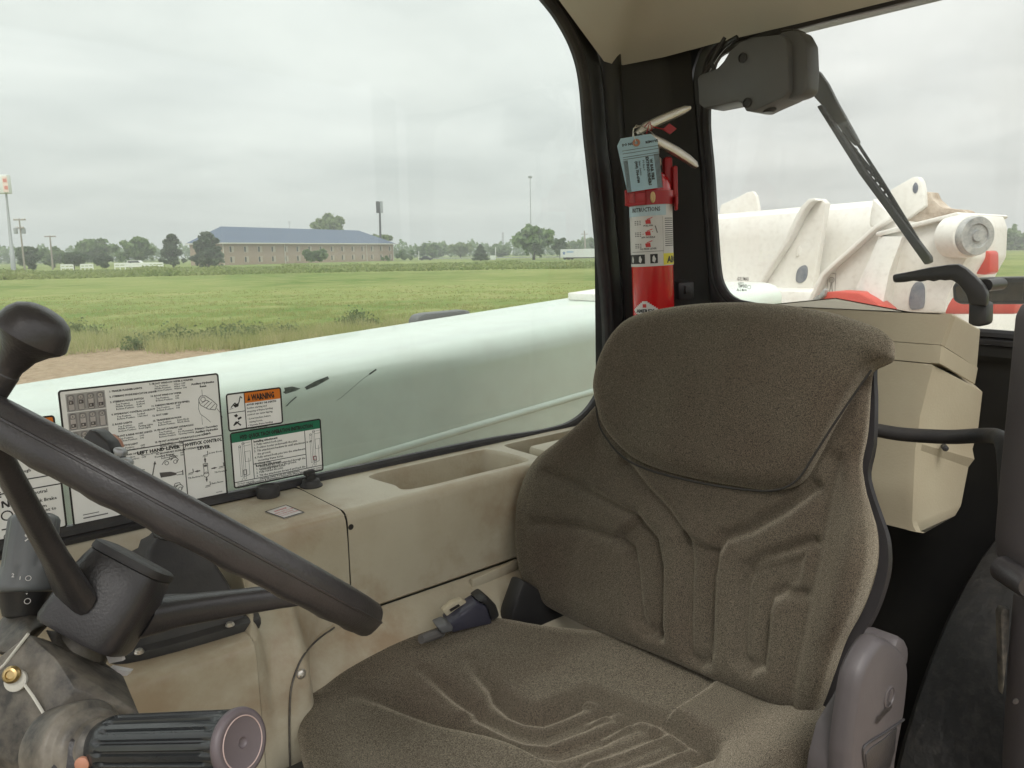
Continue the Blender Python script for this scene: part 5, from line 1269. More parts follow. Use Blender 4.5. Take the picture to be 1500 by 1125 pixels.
fb_.build(bm_)
# grey mirror head that shows over the boom
mh = root('mirror_head', onY(650, 500, 2.55), 'dark grey rounded mirror head peeking over the white boom', 'mirror')
g = Geo(); g.prism([onY(x, v, 2.55) for x, v in ((609, 520), (609, 470), (613, 462), (625, 459), (680, 454), (689, 455), (692, 462), (692, 520))], (0, .06, 0), .012); g.build('housing', M['grey'], mh, auto=40)
g = Geo(); g.tube([onY(650, 510, 2.58), onY(650, 510, 2.58) + Vector((0, 0, -.5))], .02, 10); g.build('bracket', M['black'], mh)

# ================================================================== MACHINE SEEN THROUGH THE REAR WINDOW
nm = root('parked_telehandler', Vector((4.3, 1.9, GZ)), 'white machine with heavy boom plates and red fenders parked behind, seen through the rear window', 'telehandler')
def zr(x, y, k): return onX(1050 + x / 3.659, 250 + y / 3.659, k)
def plate(name, pts, k, th, m='white2', bev=.006, sm=0):
    P = [zr(x, y, k) for x, y in pts]
    if sm: P = [Vector(p) for p in catmull(P, sm, True)]
    g = Geo(); g.prism(P, (th, 0, 0), bev); return g.build(name, M[m], nm, auto=35)
# main boom: a long box with a chamfered top
yb0, yb1 = zr(-500, 300, 3.75).y, zr(870, 300, 3.75).y
def bsec(y, zt): return [Vector((x, y, zt + z)) for x, z in ((4.25, 0), (3.90, 0), (3.79, -.035), (3.755, -.10), (3.75, -.16), (3.75, -.62), (4.25, -.62))]
zt0, zt1 = zr(20, 232, 3.9).z, zr(840, 158, 3.9).z
g = Geo(); e_ = (zt1 - zt0) / (zr(840, 158, 3.9).y - zr(20, 232, 3.9).y)
g.loft([bsec(yb0, zt0 + e_ * (yb0 - zr(20, 232, 3.9).y)), bsec(yb1, zt1)]); g.build('boom', M['white2'], nm, auto=40)
plate('lifting_lug', [(10, 250), (20, 182), (100, 148), (160, 116), (192, 110), (210, 135), (222, 200), (222, 250)], 3.95, .03)
if 0: h_ = plate('lug_stain', [(178, 128), (194, 122), (202, 180), (216, 182), (218, 196), (178, 196)], 3.9485, .001, 'hole', 0)
plate('gusset_plate', [(515, 148), (560, 150), (585, 175), (560, 330), (525, 560), (490, 760), (60, 760), (150, 690), (205, 610), (262, 520), (320, 430), (365, 365), (395, 300), (425, 235), (455, 185), (485, 157)], 3.66, .05)
plate('gusset_flange', [(432, 238), (458, 186), (490, 152), (520, 147), (534, 160), (500, 172), (470, 210), (440, 262), (408, 330), (378, 385), (275, 540), (220, 625), (165, 700), (130, 715), (205, 606), (262, 516), (365, 361), (396, 298)], 3.60, .06, 'white2', .004)
plate('oval_recess', [(470, 506), (484, 520), (484, 556), (474, 585), (450, 602), (432, 600), (422, 585), (426, 548), (440, 520)], 3.655, .02, 'hole', .002, 2)
plate('small_boss', [(430, 412), (446, 405), (440, 455), (424, 462)], 3.652, .02, 'white2', .002)
plate('head_plate', [(835, 150), (930, 235), (945, 240), (1000, 330), (900, 760), (480, 760), (500, 690), (560, 556), (630, 492), (700, 432), (770, 368), (840, 302), (815, 290), (822, 230)], 3.50, .05)
plate('head_flange', [(940, 232), (952, 246), (850, 312), (780, 376), (708, 442), (640, 500), (570, 566), (514, 690), (500, 720), (486, 700), (552, 556), (624, 488), (694, 428), (764, 364), (838, 298)], 3.44, .06, 'white2', .004)
plate('stiffener', [(818, 300), (828, 215), (850, 150), (872, 155), (940, 232), (850, 300)], 3.62, .04)
# head box with its sloping top
A0, A1 = zr(858, 338, 3.42), zr(1285, 232, 3.42)
g = Geo(); g.prism([zr(x, y, 3.40) for x, y in ((868, 348), (1290, 242), (1322, 232), (1345, 300), (1340, 470), (1290, 560), (1235, 690), (1225, 760), (700, 760), (745, 620), (800, 500), (862, 372))], (.45, 0, 0), .010); g.build('head_box', M['white2'], nm, auto=35)
g = Geo(); g.prism([zr(x, y, 3.37) for x, y in ((852, 330), (1286, 222), (1300, 232), (1290, 246), (866, 352), (850, 345))], (.55, 0, 0), .004); g.build('head_top', M['white2'], nm, auto=35)
g = Geo(); g.loft([[zr(x, y, k) for x, y, k in ((870, 352, 3.40), (930, 352, 3.33), (995, 352, 3.33), (1010, 356, 3.40))], [zr(x, y, k) for x, y, k in ((790, 540, 3.40), (850, 540, 3.30), (925, 540, 3.30), (960, 545, 3.40))], [zr(x, y, k) for x, y, k in ((715, 760, 3.40), (790, 760, 3.28), (880, 760, 3.28), (930, 760, 3.40))]]); g.build('curved_web', M['white2'], nm, auto=70)
plate('round_port', [(1095, 598), (1110, 625), (1112, 680), (1104, 735), (1060, 745), (1035, 738), (1030, 690), (1042, 630), (1066, 598)], 3.392, .02, 'hole', .002, 2)
pc = zr(1365, 350, 3.36); rp_ = (zr(1365, 245, 3.36) - zr(1365, 455, 3.36)).length / 2
axp = Vector((-.50, -.86, 0.0)).normalized()
g = Geo(); g.lathe(pc, axp, [(rp_ * 1.12, -.10), (rp_ * 1.12, -.015), (rp_ * 1.08, .0), (rp_ * 1.02, .003)], 40); g.build('pin_collar', M['white2'], nm)
g = Geo(); g.lathe(pc, axp, [(rp_, .0), (rp_, .028), (rp_ * .95, .034), (rp_ * .62, .034), (rp_ * .60, .028), (rp_ * .30, .028), (rp_ * .28, .036), (.002, .036)], 40); g.build('pivot_pin', M['pin_grey'], nm, auto=40)
plate('lifting_lug', [(925, 250), (930, 102), (1000, 62), (1050, 34), (1076, 32), (1095, 58), (1108, 118), (1112, 190), (1010, 262)], 3.62, .05)
plate('lug_eye', [(1063, 62), (1076, 75), (1078, 100), (1066, 122), (1052, 112), (1050, 85)], 3.617, .01, 'hole', .001, 2)
plate('mud_crust', [(1000, 255), (985, 215), (1050, 190), (1095, 165), (1110, 120), (1140, 115), (1155, 150), (1180, 172), (1215, 200), (1310, 208), (1338, 222), (1335, 240), (1250, 240), (1180, 262), (1060, 275)], 3.66, .10, 'mud', .01, 2)
plate('fender', [(490, 740), (515, 690), (545, 655), (640, 645), (760, 652), (830, 690), (890, 735), (950, 800), (470, 800)], 3.22, .12, 'red_paint', .01)
plate('fender', [(1318, 545), (1326, 475), (1360, 440), (1405, 430), (1455, 430), (1466, 445), (1466, 545), (1440, 560)], 3.60, .10, 'red_paint', .01)
plate('fender', [(1215, 770), (1235, 720), (1262, 675), (1330, 668), (1600, 690), (1600, 770)], 3.15, .10, 'red_paint', .01)
plate('hinge_rod', [(500, 700), (560, 650), (572, 632), (582, 640), (575, 672), (520, 715)], 3.20, .03, 'pin_grey', .003)
cyl0 = zr(505, 720, 3.18)
g = Geo(); fl2 = Flat(zr(595, 550, 3.497), Vector((0, -1, 0)), Vector((0, 0, -1)), Vector((-1, 0, 0)))
u_ = zr(640, 550, 3.497).y - zr(595, 550, 3.497).y
W_ = abs(u_); fl2.frame(0, 0, W_, W_ * 2.2, W_ * .05, 'ink_soft'); fl2.ring(W_ * .5, W_ * .75, W_ * .30, W_ * .06, 'ink_soft'); fl2.ring(W_ * .5, W_ * .75, W_ * .12, W_ * .05, 'ink_soft'); fl2.line([(W_ * .45, W_ * 1.1), (W_ * .4, W_ * 1.7), (W_ * .3, W_ * 2.1)], W_ * .07, 'ink_soft'); fl2.line([(W_ * .55, W_ * 1.1), (W_ * .6, W_ * 1.7), (W_ * .7, W_ * 2.1)], W_ * .07, 'ink_soft'); fl2.build(nm)
# chassis and wheels below the sill
g = Geo(); g.abox((3.3, .7, -1.75), (4.4, 3.3, -.55), .05); g.abox((3.5, 1.2, -.62), (4.2, 2.9, -.2), .04); g.build('chassis', M['white2'], nm)
for x_, y_ in ((3.45, 1.0), (3.45, 2.9), (4.35, 1.0), (4.35, 2.9)):
    g = Geo(); g.lathe(Vector((x_ - .17, y_, GZ + .55)), Vector((1, 0, 0)), [(.30, 0), (.50, .02), (.55, .06), (.55, .28), (.50, .32), (.30, .34)], 36); wv = g.build('wheel', M['rubber'], nm)
# maker's mark etched on the rear pane
em = Flat(onX(1080, 411, 1.2990), Vector((0, -1, 0)), Vector((0, 0, -1)), Vector((-1, 0, 0)))
em.text(0, 0, .010, "GULUMAX", 'ink_soft', width=.026); em.text(.002, .006, .004, "SAFETY", 'ink_soft'); em.text(.003, .013, .0085, "TEMPERED", 'ink_soft', width=.020); em.text(.0, .020, .007, "AS-2 M-00", 'ink_soft', width=.022); em.ring(.027, .012, .0035, .0007, 'ink_soft'); em.build(cab)
HAZE = .0008

# ================================================================== GROUND, FIELD
def fast_mesh(name, V, F, m, parent=None, org=None, smooth=False):
    """V (n,3), F (k,3 or 4) numpy"""
    V = np.asarray(V, np.float32)
    if parent: org = ORG[parent]
    elif org is None: org = Vector((float(V[:, 0].mean()), float(V[:, 1].mean()), float(V[:, 2].min())))
    me = bpy.data.meshes.new(name)
    k = F.shape[1]
    me.vertices.add(len(V)); me.vertices.foreach_set('co', (V - np.array(org, np.float32)).ravel())
    me.loops.add(F.size); me.loops.foreach_set('vertex_index', F.ravel().astype(np.int32))
    me.polygons.add(len(F)); me.polygons.foreach_set('loop_start', np.arange(0, F.size, k, dtype=np.int32))
    try: me.polygons.foreach_set('loop_total', np.full(len(F), k, np.int32))
    except Exception: pass
    me.update(calc_edges=True); me.validate()
    return link_mesh(name, me, m, parent, org)
def field_mat():
    m = mat('field_grass', (.085, .115, .026), .95, spec=.1)
    t = m.node_tree; b = t.nodes['Principled BSDF']; co = t.nodes.new('ShaderNodeTexCoord')
    cur = None
    for sc, c1, c2, lo, hi, am, st in ((.035, (.21, .245, .080), (.105, .160, .036), .40, .60, 1, (1, 1, 1)), (.35, None, (.29, .275, .115), .45, .70, .75, (1, 1, 1)), (7, None, (.13, .17, .045), .45, .7, .45, (1, 1, 1))):
        n = t.nodes.new('ShaderNodeTexNoise'); n.inputs['Scale'].default_value = sc; n.inputs['Detail'].default_value = 6
        t.links.new(co.outputs['Object'], n.inputs['Vector'])
        r = t.nodes.new('ShaderNodeMapRange'); r.inputs[1].default_value = lo; r.inputs[2].default_value = hi; r.inputs[4].default_value = am
        t.links.new(n.outputs[0], r.inputs[0]); x = t.nodes.new('ShaderNodeMix'); x.data_type = 'RGBA'
        t.links.new(r.outputs[0], x.inputs[0])
        if cur: t.links.new(cur, x.inputs[6])
        else: x.inputs[6].default_value = (*c1, 1)
        x.inputs[7].default_value = (*c2, 1); cur = x.outputs[2]
    t.links.new(cur, b.inputs['Base Color'])
    return m
M['field'] = field_mat()
M['dirt'] = mat('bare_dirt', (.30, .215, .145), .95, spec=.1, vary=((.20, .14, .09), .8, .8), vary2=((.40, .31, .22), 5, .8), bump=(9, .9, .12))
g = mk('ground', [(-3000, -3000, GZ), (3000, -3000, GZ), (3000, 3000, GZ), (-3000, 3000, GZ)], [[0, 1, 2, 3]], M['field'], None, False); tag(g, kind='structure')
# dirt lot where the machines stand, with an uneven edge
dl = []
px_ = list(range(-700, 1001, 20))
dist_edge = {}
for x in px_:
    d0_ = 22.5 + 1.2 * math.sin(x * .013) + RNG.uniform(-.6, .6) + (2.5 if x < 100 else 0) * (100 - max(x, -100)) / 200
    dist_edge[x] = d0_; p = ground(x, d0_); dl.append(Vector((p.x, p.y, GZ + .004)))
nd = len(dl)
b_ = [Vector((14, -6, GZ + .004)), Vector((-16, -14, GZ + .004)), Vector((-26, 8, GZ + .004))]
o = mk('dirt_lot', dl + b_, [list(range(nd)) + [nd, nd + 1, nd + 2]], M['dirt'], None, False); tag(o, kind='structure')

def leaf_mat(name, c1, c2, sc=.35, rough=.8):
    m = mat(name, c1, rough, spec=.2)
    t = m.node_tree; b = t.nodes['Principled BSDF']; co = t.nodes.new('ShaderNodeTexCoord')
    n = t.nodes.new('ShaderNodeTexNoise'); n.inputs['Scale'].default_value = sc; n.inputs['Detail'].default_value = 5
    t.links.new(co.outputs['Object'], n.inputs['Vector'])
    r = t.nodes.new('ShaderNodeMapRange'); r.inputs[1].default_value = .35; r.inputs[2].default_value = .65; t.links.new(n.outputs[0], r.inputs[0])
    x = t.nodes.new('ShaderNodeMix'); x.data_type = 'RGBA'; t.links.new(r.outputs[0], x.inputs[0]); x.inputs[6].default_value = (*c1, 1); x.inputs[7].default_value = (*c2, 1)
    t.links.new(x.outputs[2], b.inputs['Base Color'])
    tl = t.nodes.new('ShaderNodeBsdfTranslucent'); t.links.new(x.outputs[2], tl.inputs[0])
    ms = t.nodes.new('ShaderNodeMixShader'); ms.inputs[0].default_value = .42
    t.links.new(b.outputs[0], ms.inputs[1]); t.links.new(tl.outputs[0], ms.inputs[2]); t.links.new(ms.outputs[0], t.nodes['Material Output'].inputs[0])
    return m
M['grass1'] = leaf_mat('tall_grass', (.29, .33, .115), (.38, .36, .16), 1.2)
M['rough'] = leaf_mat('rough_grass_leaves', (.19, .245, .085), (.30, .325, .135), .12)
M['weed'] = leaf_mat('weed_leaves', (.13, .17, .075), (.20, .23, .11), .8)
M['straw'] = leaf_mat('dry_grass', (.46, .42, .23), (.34, .36, .15), 2)
M['leaf_a'] = leaf_mat('broad_leaves', (.13, .21, .075), (.22, .29, .12), .45)
M['leaf_b'] = leaf_mat('dark_leaves', (.085, .135, .060), (.13, .18, .08), .45)
M['leaf_c'] = leaf_mat('pale_leaves', (.18, .25, .10), (.27, .32, .15), .5)
M['needle'] = leaf_mat('needles', (.085, .125, .07), (.135, .17, .10), .6)
M['bark'] = mat('bark', (.11, .09, .07), .9, vary=((.06, .05, .04), 4, .7))

def blades(P, h, wd, lean, n):
    """grass: n blades at each point -> triangles"""
    k = len(P) * n
    base = np.repeat(P, n, 0) + np.c_[RNG.normal(0, .06, (k, 2)), np.zeros(k)]
    a = RNG.uniform(0, 2 * np.pi, k); hh = np.repeat(h, n) * RNG.uniform(.55, 1.15, k); ww = wd * RNG.uniform(.6, 1.3, k)
    side = np.c_[np.cos(a), np.sin(a), np.zeros(k)] * ww[:, None]
    tip = base + np.c_[RNG.normal(0, lean, (k, 2)) * hh[:, None], hh]
    V = np.empty((k * 3, 3)); V[0::3] = base - side; V[1::3] = base + side; V[2::3] = tip
    return V, np.arange(k * 3).reshape(-1, 3)
def scatter(n, x0, x1, d0_, d1, pw=1.0):
    x = RNG.uniform(x0, x1, n); t_ = RNG.uniform(0, 1, n); d = 1 / (1 / d0_ + (1 / d1 - 1 / d0_) * t_ ** pw)
    P = []
    for a, b in zip(x, d):
        r = FWD + RGT * ((a - 750) / FL); l = math.hypot(r.x, r.y); P.append((r.x / l * b, r.y / l * b, GZ))
    return np.array(P), x, d
P, x, d = scatter(22000, -60, 930, 21.0, 60); pn = np.sin(x * .021 + d * .9) + np.sin(x * .047 - d * 1.7) + RNG.normal(0, .5, len(x)); q_ = (pn > -.3) | (d < 26); P, x, d = P[q_], x[q_], d[q_]
keep = d > np.interp(x, px_, [dist_edge[q] for q in px_]) + .2; P, d = P[keep], d[keep]
V, F = blades(P, np.interp(d, [22, 26, 34, 60], [.36, .22, .12, .06]) * RNG.uniform(.7, 1.2, len(P)), .010 + 0, .22, 4)
s_ = np.repeat(d, 12); c_ = V.reshape(-1, 3, 3).mean(1).repeat(3, 0); V = c_ + (V - c_) * np.c_[np.maximum(1, s_ / 28), np.maximum(1, s_ / 28), np.ones(len(s_))]
tag(fast_mesh('grass', V, F, M['grass1']), kind='stuff')
P, x, d = scatter(6000, -60, 930, 21, 31); keep = np.abs(d - np.interp(x, px_, [dist_edge[q] for q in px_]) - 1.2) < 2.2
V, F = blades(P[keep], np.full(keep.sum(), .42), .009, .25, 5); tag(fast_mesh('dry_grass', V, F, M['straw']), kind='stuff')
def leaves(C, size, squash=1.0):
    k = len(C); n = RNG.normal(0, 1, (k, 3)); n[:, 2] = np.abs(n[:, 2]) * squash + .2; n /= np.linalg.norm(n, axis=1)[:, None]
    r = RNG.normal(0, 1, (k, 3)); a = np.cross(n, r); a /= np.linalg.norm(a, axis=1)[:, None]; b = np.cross(n, a)
    s = size * RNG.uniform(.6, 1.4, k); a *= s[:, None]; b *= (s * RNG.uniform(.5, .9, k))[:, None]
    V = np.empty((k * 4, 3)); V[0::4] = C - a; V[1::4] = C - b * .9 + a * .1; V[2::4] = C + a; V[3::4] = C + b * .9 - a * .1
    return V, np.arange(k * 4).reshape(-1, 4)
# weeds at the edge of the dirt and the rough strip at the far side of the field
C = []
for x_, d_, r_, h_ in [(a_, b_ + 2.9, c_, e_) for a_, b_, c_, e_ in ((187, 19.6, .30, .45), (200, 20.5, .3, .4), (230, 21, .25, .4), (265, 20.5, .45, .40), (300, 21, .35, .45), (318, 19.8, .40, .45), (355, 20.3, .42, .55), (370, 22, .4, .4), (130, 24, .35, .4), (250, 23.5, .3, .35), (100, 26, .35, .5), (410, 21, .4, .45), (330, 23, .3, .35), (505, 24, .4, .5), (540, 23, .4, .4), (520, 26, .3, .5))]:
    c = np.array(ground(x_, d_)); n = int(260 * r_ / .35); q = RNG.normal(0, 1, (n, 3)) * (r_ * .55, r_ * .55, h_ * .35); q[:, 2] = np.abs(q[:, 2]) + .03; C.append(c + q)
V, F = leaves(np.concatenate(C), .050, .6); tag(fast_mesh('weeds', V, F, M['weed']), kind='stuff')
P, x, d = scatter(6500, -80, 940, 110, 172)
hgt = .22 + .55 * np.clip(np.sin(x * .045) * np.sin(x * .017 + 1) + RNG.normal(0, .3, len(P)), 0, 1.2)
C = np.repeat(P, 4, 0) + np.c_[RNG.normal(0, .7, (len(P) * 4, 2)), RNG.uniform(0, 1, len(P) * 4) * np.repeat(hgt, 4)]
V, F = leaves(C, .26, .5); tag(fast_mesh('rough_grass', V, F, M['rough']), kind='stuff')

# ================================================================== TREES
def horizon_z(): return 0
def tree(name, xl, xr, ytop, dist, m, label, cat='tree', group=None, kind='round', ybot=None, n=1500, trunk=True, leaf=.42):
    xc_ = (xl + xr) / 2; base = ground(xc_, dist); d = ray(xc_, ytop); top = d * (dist / math.hypot(d.x, d.y))
    hgt = top.z - GZ; fw_ = base.x * FWD.x + base.y * FWD.y; wid = (xr - xl) / FL * (fw_ / math.cos(PITCH) if False else dist * (FWD.x * base.x + FWD.y * base.y) / (dist * math.cos(PITCH)))
    t = root(name, base, label, cat, group); bs = np.array(base)
    z0 = .08 * hgt if kind != 'high' else .45 * hgt
    if kind == 'bush': z0 = 0
    C = []
    if kind == 'cone':
        k = RNG.uniform(0, 1, n) ** .65; z = z0 + (hgt - z0) * (1 - k); a = RNG.uniform(0, 2 * np.pi, n)
        tier = .75 + .25 * np.sin(z * 5.5 + a * 2); r = wid / 2 * (.08 + .92 * k ** .8) * tier * np.sqrt(RNG.uniform(.35, 1, n)) * RNG.uniform(.8, 1.12, n)
        C = np.c_[r * np.cos(a), r * np.sin(a), z]
    else:
        nl = {'bush': 9, 'ragged': 50}.get(kind, 46); cz = (z0 + hgt) / 2; rz = (hgt - z0) / 2; per = n // nl
        for _ in range(nl):
            u = RNG.normal(0, 1, 3); u /= np.linalg.norm(u); q = RNG.uniform(.2, .82); c = np.array((u[0] * wid / 2 * q, u[1] * wid / 2 * q, cz + u[2] * rz * q))
            rl = RNG.uniform(.20, .36) * min(wid / 2, rz * 1.2); c *= (1, 1, 1)
            if kind == 'ragged':
                tt = RNG.uniform(0, 1); aa = RNG.uniform(0, 6.28); rr_ = wid / 2 * (1.02 - tt) ** .55 * RNG.uniform(.05, .85); c = np.array((rr_ * math.cos(aa), rr_ * math.sin(aa), z0 + (hgt - z0) * tt * .93)); rl *= .8
            v = RNG.normal(0, 1, (per, 3)); v /= np.linalg.norm(v, axis=1)[:, None]; v[:, 2] = np.abs(v[:, 2]) * np.where(RNG.uniform(0, 1, per) < .78, 1, -1)
            C.append(c + v * rl * RNG.uniform(.55, 1.08, per)[:, None] * (1, 1, .85))
        C = np.concatenate(C); C[:, 2] = np.clip(C[:, 2], .05, None)
    V, F = leaves(C, leaf, .8)
    fast_mesh('crown', V + bs, F, m, t)
    if trunk:
        g = Geo(); rt = max(.10, wid * .028); g.tube([base, base + Vector((rt * .3, 0, hgt * .35)), base + Vector((0, rt * .4, hgt * .85))], [rt, rt * .75, rt * .15], 8)
        for k in range(5):
            a = k * 1.3; g.tube([base + Vector((0, 0, hgt * (.25 + .08 * k))), base + Vector((math.cos(a) * wid * .16, math.sin(a) * wid * .16, hgt * (.42 + .08 * k))), base + Vector((math.cos(a) * wid * .33, math.sin(a) * wid * .33, hgt * (.50 + .09 * k)))], [rt * .45, rt * .3, rt * .08], 6)
        g.build('trunk', M['bark'], t)
    return t
GT = 'trees beyond the field'
T = [('broadleaf_tree', 20, 62, 358, 230, 'leaf_b', 'low dark tree clump at the left edge, beside the utility pole', 'round'),
     ('bush', 38, 60, 370, 195, 'needle', 'small dark bush between the utility pole and the white fences', 'bush'),
     ('broadleaf_tree', 58, 100, 362, 260, 'leaf_a', 'low wide green tree under the second utility pole', 'round'),
     ('broadleaf_tree', 86, 128, 366, 205, 'leaf_b', 'dark green tree just behind the gap between the two white fences on the left', 'round'),
     ('broadleaf_tree', 112, 172, 349, 290, 'leaf_a', 'tall pale green tree left of the white car', 'round'),
     ('bush', 132, 166, 370, 190, 'needle', 'dark round bush right of the second white fence', 'bush'),
     ('broadleaf_tree', 170, 228, 346, 240, 'leaf_a', 'round green tree standing behind the white car', 'round'),
     ('spruce_tree', 232, 274, 341, 200, 'needle', 'ragged dark evergreen left of the hotel, the further left of the two', 'ragged'),
     ('spruce_tree', 277, 334, 341, 195, 'needle', 'ragged dark evergreen covering the left corner of the hotel', 'ragged'),
     ('broadleaf_tree', 458, 513, 314, 330, 'leaf_c', 'bright green tree rising behind the hotel roof', 'high'),
     ('broadleaf_tree', 542, 582, 341, 320, 'leaf_c', 'open crowned tree behind the right end of the hotel roof', 'high'),
     ('bush', 437, 479, 361, 205, 'leaf_a', 'large round shrub in front of the middle of the hotel wall', 'bush'),
     ('bush', 554, 574, 375, 240, 'leaf_a', 'small shrub in front of the right end of the hotel wall', 'bush'),
     ('broadleaf_tree', 574, 614, 362, 290, 'leaf_a', 'bushy green tree touching the right end of the hotel', 'bush'),
     ('broadleaf_tree', 606, 664, 358, 420, 'leaf_a', 'distant low tree above the dark car', 'round'),
     ('broadleaf_tree', 655, 694, 356, 380, 'leaf_c', 'distant rounded tree left of the dark conical evergreen', 'round'),
     ('spruce_tree', 690, 718, 358, 230, 'needle', 'small dark conical evergreen alone at the field edge', 'cone'),
     ('broadleaf_tree', 708, 752, 358, 400, 'leaf_a', 'distant tree between the small evergreen and the biggest tree', 'round'),
     ('broadleaf_tree', 742, 822, 327, 240, 'leaf_a', 'biggest rounded green tree, below the tall light mast', 'round'),
     ('broadleaf_tree', 806, 834, 346, 270, 'leaf_b', 'narrow tree at the right flank of the biggest tree', 'round'),
     ('broadleaf_tree', 826, 866, 352, 430, 'leaf_a', 'distant tree above the white truck trailer', 'round'),
     ('broadleaf_tree', 850, 905, 349, 440, 'leaf_a', 'distant tree partly behind the black window frame', 'round')]
for nm_, a, b, yt, ds, mm, lb, kd in T:
    tree(nm_, a, b, yt, ds, M[mm], lb, 'bush' if nm_ == 'bush' else 'tree', GT, kd, n=3600 if kd != 'bush' else 2000, leaf=max(.26, (b - a) / FL * ds * .042) * ds / 240 if ds > 240 else max(.28, (b - a) / FL * ds * (.042 if kd != 'bush' else .065)), trunk=kd != 'bush')
# far woodland that reads as one mass
C = []
for x0, x1, hh_, dd_ in ((-60, 930, 11.0, 520), (1395, 1540, 11, 430)):
    n = 15000 if x1 > 900 and x0 < 0 else 5200
    xs = RNG.uniform(x0, x1, n); t_ = RNG.uniform(0, 1, n)
    hh = hh_ * (.72 + .16 * np.sin(xs * .12) + .12 * np.sin(xs * .31 + 1) + .08 * np.sin(xs * .9))
    for xx, tt, h0 in zip(xs, t_, hh):
        p = ground(xx, dd_ + 26 * (tt - .5)); C.append((p.x, p.y, GZ + h0 * RNG.uniform(.0, 1) ** .7))
V, F = leaves(np.array(C), .95, .8); tag(fast_mesh('tree_line', V, F, M['leaf_a']), kind='stuff')

# ================================================================== HOTEL
M['brick'] = mat('tan_brick', (.35, .262, .20), .9, vary=((.29, .215, .165), .6, .6), vary2=((.42, .33, .26), 4, .5))
M['shingle'] = mat('blue_grey_roof', (.085, .115, .175), .8, vary=((.085, .11, .155), .25, .7))
M['trim'] = mat('cream_trim', (.62, .58, .52), .7)
M['curtain'] = mat('tan_curtain', (.46, .40, .33), .8)
M['pane'] = mat('dark_pane', (.05, .055, .06), .2)
M['far_white'] = mat('white_fence_paint', (.72, .72, .70), .6)
M['pole_wood'] = mat('weathered_pole', (.30, .27, .23), .9)
M['pole_steel'] = mat('galvanised_steel', (.36, .37, .38), .5, .3)
M['dark_metal'] = mat('dark_sign_metal', (.06, .06, .065), .5)
A = ground(327, 233); B = ground(577, 294)
e = (B - A); LB = e.length; e.normalize(); nb = Vector((-e.y, e.x, 0))
if nb.dot(A) < 0: nb = -nb
hb = root('hotel_building', (A + B) / 2, 'long two storey tan brick hotel with blue grey hip roof across the field', 'building')
WH, DP = 6.0, 13.0
def hp_(u, v, z): return A + e * u + nb * v + Vector((0, 0, z))
g = Geo(); g.prism([hp_(0, 0, 0), hp_(LB, 0, 0), hp_(LB, DP, 0), hp_(0, DP, 0)], (0, 0, WH)); g.build('wall', M['brick'], hb, False)
ov = .7; g = Geo(); rv = 6.5; RH = 5.0
g.add([hp_(-ov, -ov, WH + .25), hp_(LB + ov, -ov, WH + .25), hp_(LB + ov, DP + ov, WH + .25), hp_(-ov, DP + ov, WH + .25), hp_(6.0, rv, WH + RH), hp_(LB - 12, rv, WH + RH)], [[0, 1, 5, 4], [1, 2, 5], [2, 3, 4, 5], [3, 0, 4], [3, 2, 1, 0]]); rf = g.build('roof', M['shingle'], hb, False)
g = Geo()
for a, b in (((-ov - .05, -ov - .05), (LB + ov + .05, -ov - .05)), ((-ov - .05, -ov - .05), (-ov - .05, DP + ov)), ((LB + ov + .05, -ov), (LB + ov + .05, DP + ov))):
    p, q = hp_(*a, WH + .08), hp_(*b, WH + .08); g.box((p + q) / 2, (q - p) / 2, nb * .08 if abs((q - p).normalized().dot(e)) > .5 else e * .08, Vector((0, 0, .17)))
g.build('fascia', M['trim'], hb, False)
nw = 15; proto = None
for k in range(nw):
    u = LB * (k + .6) / nw
    for r in range(2):
        z = 1.5 + r * 2.9
        g = Geo(); 
        for du, dz, w2, h2 in ((0, .82, .85, .07), (0, -.82, .85, .07), (-.80, 0, .06, .76), (.80, 0, .06, .76), (0, 0, .04, .76)):
            g.box(hp_(u + du, -.03, z + dz), e * w2, nb * .06, Vector((0, 0, h2)))
        wn_ = g.build('window', M['curtain'], hb, False)
        g = Geo(); g.box(hp_(u - .38, -.012, z), e * .36, nb * .02, Vector((0, 0, .74))); pn = g.build('pane', M['pane'], wn_, False); 
        pn.parent = wn_
        g = Geo(); g.box(hp_(u + .40, -.013, z), e * .36, nb * .02, Vector((0, 0, .74))); g.build('curtain', M['curtain'], wn_, False)
for u in (LB * .30, LB * .80, .2, LB - .3):
    g = Geo(); g.box(hp_(u, -.08, WH / 2), e * .07, nb * .07, Vector((0, 0, WH / 2))); g.build('downspout', M['trim'], hb, False)
an = root('roof_antenna', hp_(LB * .42, rv, WH + RH - .2), 'thin aerial on the hotel roof ridge', 'antenna')
p = hp_(LB * .42, rv, WH + RH - .2); g = Geo(); g.tube([p, p + Vector((0, 0, 2.4))], .06, 6); g.build('mast', M['pole_steel'], an); g = Geo(); g.box(p + Vector((0, 0, 2.3)), e * .8, nb * .05, Vector((0, 0, .05))); g.box(p + Vector((0, 0, 1.8)), e * .5, nb * .05, Vector((0, 0, .05))); g.build('aerial_bar', M['pole_steel'], an, False)

